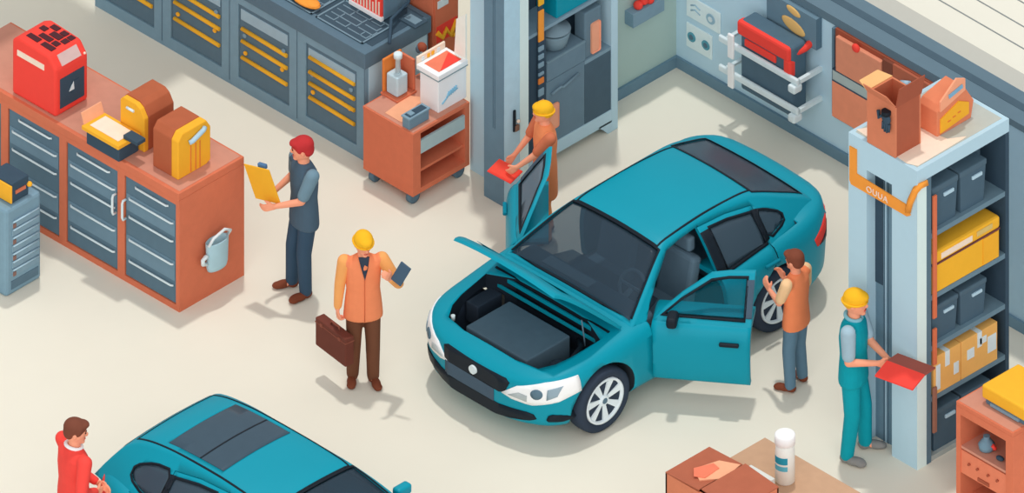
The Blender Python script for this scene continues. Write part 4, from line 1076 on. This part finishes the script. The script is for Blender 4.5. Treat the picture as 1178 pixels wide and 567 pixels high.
def person(label, pos, yaw, H, cfg):
    r = thing('person', label, 'person', (pos[0], pos[1], 0), yaw)
    k = H/1.80; V = Vector
    def loc(wv): # world target to local
        return Matrix.Rotation(-yaw, 3, 'Z') @ (Vector(wv)-Vector((pos[0], pos[1], 0)))
    wd = cfg.get('width', 1.0)*k
    hipz, kz, az = .93*k, .50*k, .085*k
    stride = cfg.get('feet', ((.05, .11), (-.03, -.11)))
    lean = cfg.get('lean', 0)*k
    turn = cfg.get('head_turn', 0)
    legs = []
    for (fx, fy), s_ in zip(stride, (1, -1)):
        hip = V((0, .085*wd*s_, hipz)); ank = V((fx*k-.03, fy*k, az)); kn = (hip+ank)/2+V((.03*k, 0, .0)); legs.append((hip, kn, ank))
    sh = {s_: V((lean, .185*wd*s_, 1.455*k)) for s_ in (1, -1)}
    arms = {}
    for s_, key in ((1, 'left'), (-1, 'right')):
        a = cfg.get(key)
        tgt = loc(a['to']) if a and 'to' in a else V((.06*k, .25*wd*s_, .80*k))
        pole = V(a.get('pole', (-.5, .35*s_, -1))) if a else V((-1, .3*s_, 0))
        el, wr = ik(sh[s_], tgt, .295*k, .265*k, pole)
        arms[s_] = (sh[s_], el, wr, a or {})
    hx = lean*1.25+.01
    hc = V((hx+.012*k, 0, 1.665*k)); Rt = Matrix.Rotation(turn, 3, 'Z')
    Rh = Rt @ Matrix.Rotation(cfg.get('nod', .12), 3, 'Y')
    hp = lambda x, y, z: hc+Rh @ (V((x, y, z))*k)
    # ---- body
    m = MB()
    torso(m, [(.84*k, .07*k, .10*wd, 0), (.95*k, .095*k, .145*wd, 0), (1.10*k, .085*k, .125*wd, lean*.3), (1.30*k, .10*k, .15*wd, lean*.7), (1.42*k, .085*k, .155*wd, lean), (1.49*k, .055*k, .08*wd, lean)])
    m.tube([V((lean, 0, 1.42*k)), V((hx, 0, 1.60*k))], [.062*k, .054*k], 14)
    m.ball(hc, .098*k, .080*k, .125*k, rot=Rh); m.ball(hp(.025, 0, -.06), .070*k, .058*k, .065*k, rot=Rh)
    m.ball(hp(.10, 0, -.012), .020*k, .013*k, .026*k, rot=Rh); m.ball(hp(.075, 0, -.095), .03*k, .03*k, .024*k, rot=Rh)
    for s_ in (1, -1): m.ball(hp(-.005, .083*s_, -.01), .018*k, .010*k, .030*k, rot=Rh)
    for h, kn, a in legs: chain(m, [h, kn, a], [.082*k, .056*k, .04*k])
    for (h, kn, a), (fx, fy) in zip(legs, stride): chain(m, [a, a+V((.06*k, 0, -.045*k))], [.036*k, .022*k])
    for s_ in (1, -1):
        a, e, w_, c = arms[s_]
        chain(m, [a, e, w_], [.052*k, .040*k, .027*k])
        d = (w_-e).normalized()
        sd = V(c.get('thumb', (0.2, 0, 1))); pn = V(c.get('palm', (0, -s_, 0)))
        if 'hand_dir' in c: d = V(c['hand_dir'])
        hand(m, w_, d, sd, pn, c.get('curl', .35), k)
    put(fuse(m, .0075, 3), 'body', skin, r)
    # face
    dk = M('face_dark', (70, 44, 40), .9)
    for s_ in (1, -1):
        m = MB(); m.ball(hp(.088, .032*s_, .018), .008*k, .010*k, .008*k, rot=Rh); m.build('eye', dk, r)
        m = MB(); m.tube([hp(.092, .018*s_, .040), hp(.086, .048*s_, .042)], .005*k, 6); m.build('eyebrow', cfg.get('hairmat', dk), r)
    m = MB(); m.tube([hp(.094, -.022, -.058), hp(.100, 0, -.061), hp(.094, .022, -.058)], .005*k, 6); m.build('mouth', M('lip_red', (200, 96, 84), .88), r)
    # hair or cap
    m = MB(); hs = cfg.get('hair', 'short')
    if hs == 'cap':
        m.ball(hp(-.012, 0, .045), .112*k, .097*k, .098*k, rot=Rh); m.ball(hp(-.04, 0, .01), .085*k, .094*k, .075*k, rot=Rh); m.ball(hp(.03, 0, .075), .085*k, .075*k, .05*k, rot=Rh)
        me = fuse(m, .011*k, 4); nm = 'cap'
    else:
        m.ball(hp(-.018, 0, .045), .108*k, .094*k, .095*k, rot=Rh); m.ball(hp(-.05, 0, -.005), .068*k, .086*k, .085*k, rot=Rh); m.ball(hp(.05, .012, .085), .062*k, .065*k, .035*k, rot=Rh)
        for s_ in (1, -1): m.ball(hp(.02, .078*s_, .035), .03*k, .014*k, .05*k, rot=Rh)
        me = fuse(m, .011*k, 4); nm = 'hair'
    put(me, nm, cfg['hairmat'], r)
    if hs == 'cap':
        m = MB(); n = 20
        m.tube([hp(-.012+.113*math.cos(a), .099*math.sin(a), .018+.012*math.cos(a)) for a in [2*math.pi*q/n for q in range(n+1)]], .011*k, 8); m.build('cap_band', cfg.get('band', cfg['hairmat']), r)
    # top
    m = MB(); hem = cfg.get('hem', .80)*k
    torso(m, [(hem, .130*k, .196*wd, 0), (hem+.04, .132*k, .198*wd, 0), (1.0*k, .126*k, .182*wd, lean*.2), (1.12*k, .118*k, .168*wd, lean*.4), (1.30*k, .128*k, .178*wd, lean*.7), (1.42*k, .112*k, .190*wd, lean), (1.475*k, .085*k, .150*wd, lean), (1.515*k, .062*k, .072*wd, lean)])
    sl = cfg.get('sleeve', 'short')
    for s_ in (1, -1):
        a, e, w_, c = arms[s_]
        m.ball(a+V((0, -.01*s_, -.005)), .072*k, u=14, v=10)
    put(fuse(m, .012, 5), cfg.get('topname', 'shirt'), cfg['top'], r)
    if sl != 'none':
        for s_ in (1, -1):
            a, e, w_, c = arms[s_]; m = MB()
            if sl == 'short': q = a.lerp(e, .78); chain(m, [a, q], [.071*k, .062*k])
            else: chain(m, [a, e, e.lerp(w_, .88)], [.071*k, .056*k, .042*k])
            put(fuse(m, .010, 4), 'sleeve', cfg.get('sleevemat', cfg['top']), r)
    # trousers
    m = MB(); torso(m, [(.80*k, .10*k, .14*wd, 0), (.92*k, .108*k, .158*wd, 0), (1.02*k, .10*k, .145*wd, 0)])
    for h, kn, a in legs: chain(m, [h+V((0, 0, -.02)), kn, a+V((0, 0, -.005))], [.092*k, .074*k, .062*k])
    put(fuse(m, .011, 4), 'trousers', cfg['trousers'], r)
    for (h, kn, a), (fx, fy) in zip(legs, stride):
        m = MB(); s_ = k
        tv = math.atan2(fy, .35)*.8
        Rz = Matrix.Rotation(tv, 3, 'Z'); c0 = V((a.x, a.y, 0))
        m.ball(c0+Rz@V((-.01, 0, .05))*s_, .06*s_, .052*s_, .05*s_); m.ball(c0+Rz@V((.09, 0, .042))*s_, .095*s_, .048*s_, .042*s_); m.ball(c0+Rz@V((.14, 0, .034))*s_, .055*s_, .046*s_, .034*s_)
        m.tube([c0+V((0, 0, .05))*s_, c0+V((0, 0, .12))*s_], [.05*s_, .052*s_], 14)
        put(fuse(m, .009, 4), 'shoe', cfg['shoes'], r)
    for fn in cfg.get('extra', []): fn(r, k, hp, lean, wd, arms)
    return r
def collar(mat, name='collar'):
    def f(r, k, hp, lean, wd, arms):
        m = MB(); n = 20
        m.tube([(lean+.072*k*math.cos(a), .078*k*math.sin(a), (1.515-.018*math.cos(a))*k) for a in [2*math.pi*q/n for q in range(n+1)]], .018*k, 8); m.build(name, mat, r)
    return f
def vneck(mat):
    def f(r, k, hp, lean, wd, arms):
        m = MB(); m.prism([(lean+.055*k, -.055*k, 1.525*k), (lean+.055*k, .055*k, 1.525*k), (lean+.118*k, .03*k, 1.42*k), (lean+.134*k, .0, 1.30*k), (lean+.118*k, -.03*k, 1.42*k)], (.014, 0, .004), mat=mat); m.build('undershirt', None, r)
        m = MB(); m.tube([(lean+.132*k, 0, 1.30*k), (.130*k, 0, 1.0*k), (.136*k, 0, .80*k)], .004*k, 6); m.build('zip_line', M('seam_rust', (190, 98, 62), .8), r)
    return f
hat = M('cap_yellow', (252, 178, 36), .92, noise=.01)
brownhair = M('hair_brown', (122, 66, 48), .9)
shoe_b = M('shoe_brown', (118, 62, 42), .85)
def local_pt(pos, yaw, f, l, z):
    return (pos[0]+f*math.cos(yaw)-l*math.sin(yaw), pos[1]+f*math.sin(yaw)+l*math.cos(yaw), z)

# 1 red haired worker with clipboard
P1 = (-.92, -2.02); Y1 = math.radians(250)
h1 = (-1.00, -2.36, 1.17)
cl = M('navy_shirt', (66, 86, 102), .82); navy = M('navy_trousers', (50, 72, 92), .82)
person('person with red hair in a slate shirt holding up a yellow clipboard', P1, Y1, 1.90, dict(
    hairmat=M('hair_red', (182, 48, 50), .9), top=cl, sleevemat=M('sleeve_blue', (98, 124, 138), .82), trousers=navy, shoes=shoe_b,
    left=dict(to=h1, pole=(-.4, .5, -1), thumb=(0, 0, 1), palm=(0, -1, 0), curl=.5),
    right=dict(to=(-1.22, -2.14, 1.14), pole=(-.4, -.5, -1), thumb=(0, 0, 1), palm=(0, 1, 0), curl=.5), feet=((.06, .10), (.10, -.12)), nod=.18, head_turn=-.45))
cb_ = thing('clipboard', 'bright yellow clipboard held by the red haired person', 'clipboard', (-1.17, -2.36, 1.36), math.radians(8))
b = MB(); b.box(-.165, .165, -.006, .006, -.22, .22, r=.004, rot=Matrix.Rotation(math.radians(10), 3, 'X')@Matrix.Rotation(math.radians(-12), 3, 'Y')); b.build('board', yellow, cb_)
b = MB(); b.box(-.05, .05, -.02, .02, .20, .25, r=.008, rot=Matrix.Rotation(math.radians(-8), 3, 'Y')); b.build('clip', M('clip_blue', (70, 104, 140), .8), cb_)
# 2 man with briefcase
P2 = (.594, -2.70); Y2 = math.radians(-38)
orj = M('jacket_orange', (224, 125, 85), .82); ors = M('jacket_sleeve', (230, 148, 86), .82); brt = M('brown_trousers', (100, 62, 44), .82)
hL = (.98, -2.70, 1.45); hR = (.44, -2.93, .80)
person('person in orange jacket and yellow cap holding a briefcase and a phone', P2, Y2, 1.84, dict(
    hair='cap', hairmat=hat, top=orj, sleevemat=ors, sleeve='long', topname='jacket', hem=.78, trousers=brt, shoes=shoe_b,
    left=dict(to=hL, pole=(-.2, .6, -1), thumb=(0, .2, 1), palm=(0, -1, .3), curl=.55),
    right=dict(to=hR, pole=(-1, -.2, 0), thumb=(1, 0, 0), palm=(0, 1, 0), hand_dir=(0.05, 0, -1), curl=.9), feet=((.06, .095), (.0, -.10)), nod=.34, head_turn=.25, extra=[vneck(M('dark_undershirt', (48, 58, 72), .82))]))
bc = thing('briefcase', 'dark brown briefcase carried by the person in the orange jacket', 'briefcase', (.44, -2.94, .345), math.radians(-8))
brc = M('briefcase_brown', (96, 50, 40), .82)
b = MB(); b.box(-.26, .24, -.055, .055, .02, .36, r=.012, mat=brc); b.box(-.262, .242, -.057, .057, .30, .31, mat=M('briefcase_edge', (132, 74, 58), .85)); b.build('case_body', None, bc)
b = MB(); b.tube([(-.07, 0, .355), (-.06, 0, .40), (.06, 0, .40), (.07, 0, .355)], .012, 8); b.build('handle', M('briefcase_edge', (132, 74, 58), .85), bc)
for x in (-.16, .14):
    b = MB(); b.box(x-.02, x+.02, -.062, -.054, .29, .33, r=.003); b.build('latch', M('briefcase_edge', (132, 74, 58), .85), bc)
ph = thing('phone', 'slate phone held up by the person with the briefcase', 'phone', (1.09, -2.66, 1.54), math.radians(10))
b = MB(); b.box(-.065, .065, -.01, .01, -.12, .12, r=.008, mat=M('phone_slate', (62, 82, 100), .82), rot=Matrix.Rotation(math.radians(22), 3, 'Y')@Matrix.Rotation(math.radians(-15), 3, 'X')); b.build('phone_body', None, ph)
# 3 worker behind the passenger door
P3 = (.12, .35); Y3 = math.radians(240)
ort = M('orange_top', (224, 128, 84), .82)
person('person in yellow cap and orange top behind the far open car door', P3, Y3, 1.66, dict(
    hair='cap', hairmat=hat, top=ort, sleevemat=M('sleeve_rust', (180, 100, 70), .82), trousers=M('orange_trousers', (226, 134, 84), .82), shoes=shoe_b, hem=.62, width=1.15, head_turn=-.3,
    left=dict(to=(-.02, .02, .90), pole=(-.6, .4, -1), thumb=(0, 0, 1), palm=(0, -1, 0), curl=.4),
    right=dict(to=(-.22, .22, .86), pole=(-.6, -.4, -1), thumb=(0, 0, 1), palm=(0, 1, 0), curl=.4)))
fd = thing('red_folder', 'red folder held by the person behind the far car door', 'folder', (-.13, .03, .84), math.radians(15))
b = MB(); b.box(-.14, .14, -.12, .12, -.008, .008, r=.004, mat=red, rot=Matrix.Rotation(math.radians(12), 3, 'Y')); b.build('cover', None, fd)
b = MB(); b.box(-.13, .13, -.11, .11, .009, .013, mat=M('folder_red', (238, 78, 62), .95), rot=Matrix.Rotation(math.radians(12), 3, 'Y')); b.build('sheet', None, fd)
# 4 worker by the rear wheel
P4 = (3.72, .30); Y4 = math.radians(192)
person('person with brown hair in orange vest beside the rear wheel of the open car', P4, Y4, 1.66, dict(
    hairmat=brownhair, top=M('vest_orange', (224, 122, 80), .82), sleevemat=M('sleeve_tan', (244, 188, 142), .86), trousers=M('jeans_blue', (84, 112, 130), .82), shoes=shoe_b, hem=.82, topname='vest',
    left=dict(to=(3.44, .20, 1.09), pole=(-.1, .3, -1), thumb=(-.3, 0, 1), palm=(0, -1, 0), hand_dir=(.5, 0, .8), curl=.5),
    right=dict(to=(3.42, .42, 1.12), pole=(-.1, -.3, -1), thumb=(-.3, 0, 1), palm=(0, 1, 0), hand_dir=(.5, 0, .8), curl=.5), feet=((.03, .12), (.03, -.12)), nod=.15))
# 5 worker by the tall cabinet
P5 = (4.97, -.14); Y5 = math.radians(30)
person('person in teal overalls and yellow cap beside the tall cabinet holding a red book', P5, Y5, 2.03, dict(
    hair='cap', hairmat=hat, top=teal_b, sleevemat=M('sleeve_grey', (140, 164, 176), .82), trousers=teal_b, shoes=M('shoe_grey', (128, 128, 126), .85), hem=.83, topname='tunic',
    right=dict(to=(5.36, -.18, 1.34), pole=(-.3, -.2, -1), thumb=(0, 0, 1), palm=(0, 1, -.3), hand_dir=(1, -.1, -.05), curl=.35),
    left=dict(to=(5.34, -.02, 1.30), pole=(-.3, .2, -1), thumb=(0, 0, 1), palm=(0, -1, 0), curl=.35), feet=((.10, .13), (.0, -.12)), nod=.12, extra=[collar(M('collar_blue', (120, 176, 190), .85))]))
rb = thing('red_book', 'open red book held out by the person in teal overalls', 'book', (5.72, -.12, 1.36), math.radians(12))
b = MB(); b.prism([(-.25, -.22, 0), (.20, -.22, .0), (.20, .0, .05), (-.25, .0, .05)], (0, 0, .02), mat=red); b.build('front_cover', None, rb)
b = MB(); b.prism([(-.25, .0, .05), (.20, .0, .05), (.20, .20, .02), (-.25, .20, .02)], (0, 0, .02), mat=M('book_maroon', (164, 88, 76), 1.0)); b.build('back_cover', None, rb)
# 6 person in red by the second car
P6 = (1.0, -7.2); Y6 = math.radians(72)
redc = M('red_coat', (232, 66, 58), .82)
person('person in red coat with brown hair reaching to the sunroof car tail', P6, Y6, 1.98, dict(
    hairmat=M('hair_dark_brown', (116, 66, 50), .9), top=redc, sleeve='long', trousers=redc, shoes=shoe_b, hem=.62, width=1.2, head_turn=-.5, topname='coat',
    right=dict(to=(1.26, -7.14, 1.20), pole=(-.5, -.5, -1), thumb=(0, 0, 1), palm=(0, 1, 0), curl=.4),
    left=dict(to=(1.16, -7.02, 1.20), pole=(-.5, .5, -1), thumb=(0, 0, 1), palm=(0, -1, 0), curl=.4), nod=.2, extra=[collar(white)]))
# ------------------------------------------------------------------ light & camera
w = bpy.data.worlds.new('World'); SC.world = w; w.use_nodes = True
w.node_tree.nodes['Background'].inputs[0].default_value = (.97, .98, 1.0, 1); w.node_tree.nodes['Background'].inputs[1].default_value = .56
def sun(name, d, e, ang, col=(1, 1, 1)):
    l = bpy.data.lights.new(name, 'SUN'); l.energy = e; l.angle = math.radians(ang); l.color = col
    o = bpy.data.objects.new(name, l); C.objects.link(o)
    o.rotation_euler = Vector(d).to_track_quat('-Z', 'Y').to_euler(); o.location = (0, 0, 8)
sun('key_sun', (.14, -.14, -1), 1.15, 2, (1, .985, .95))
sun('fill_sun', (-.62, .62, -.45), 1.3, 60)  # fill light added from the camera side to lift upright faces
cam = bpy.data.cameras.new('camera'); cam.type = 'ORTHO'; cam.ortho_scale = 1178/S; cam.clip_end = 200
co = bpy.data.objects.new('camera', cam); C.objects.link(co)
dv = Vector((math.cos(EL)*math.cos(math.radians(-45)), math.cos(EL)*math.sin(math.radians(-45)), math.sin(EL)))
co.location = dv*30; co.rotation_euler = (-dv).to_track_quat('-Z', 'Y').to_euler()
SC.camera = co
SC.view_settings.view_transform = 'Standard'; SC.view_settings.look = 'None'; SC.view_settings.exposure = 0.10; SC.view_settings.gamma = 1
SC.view_settings.use_curve_mapping = False
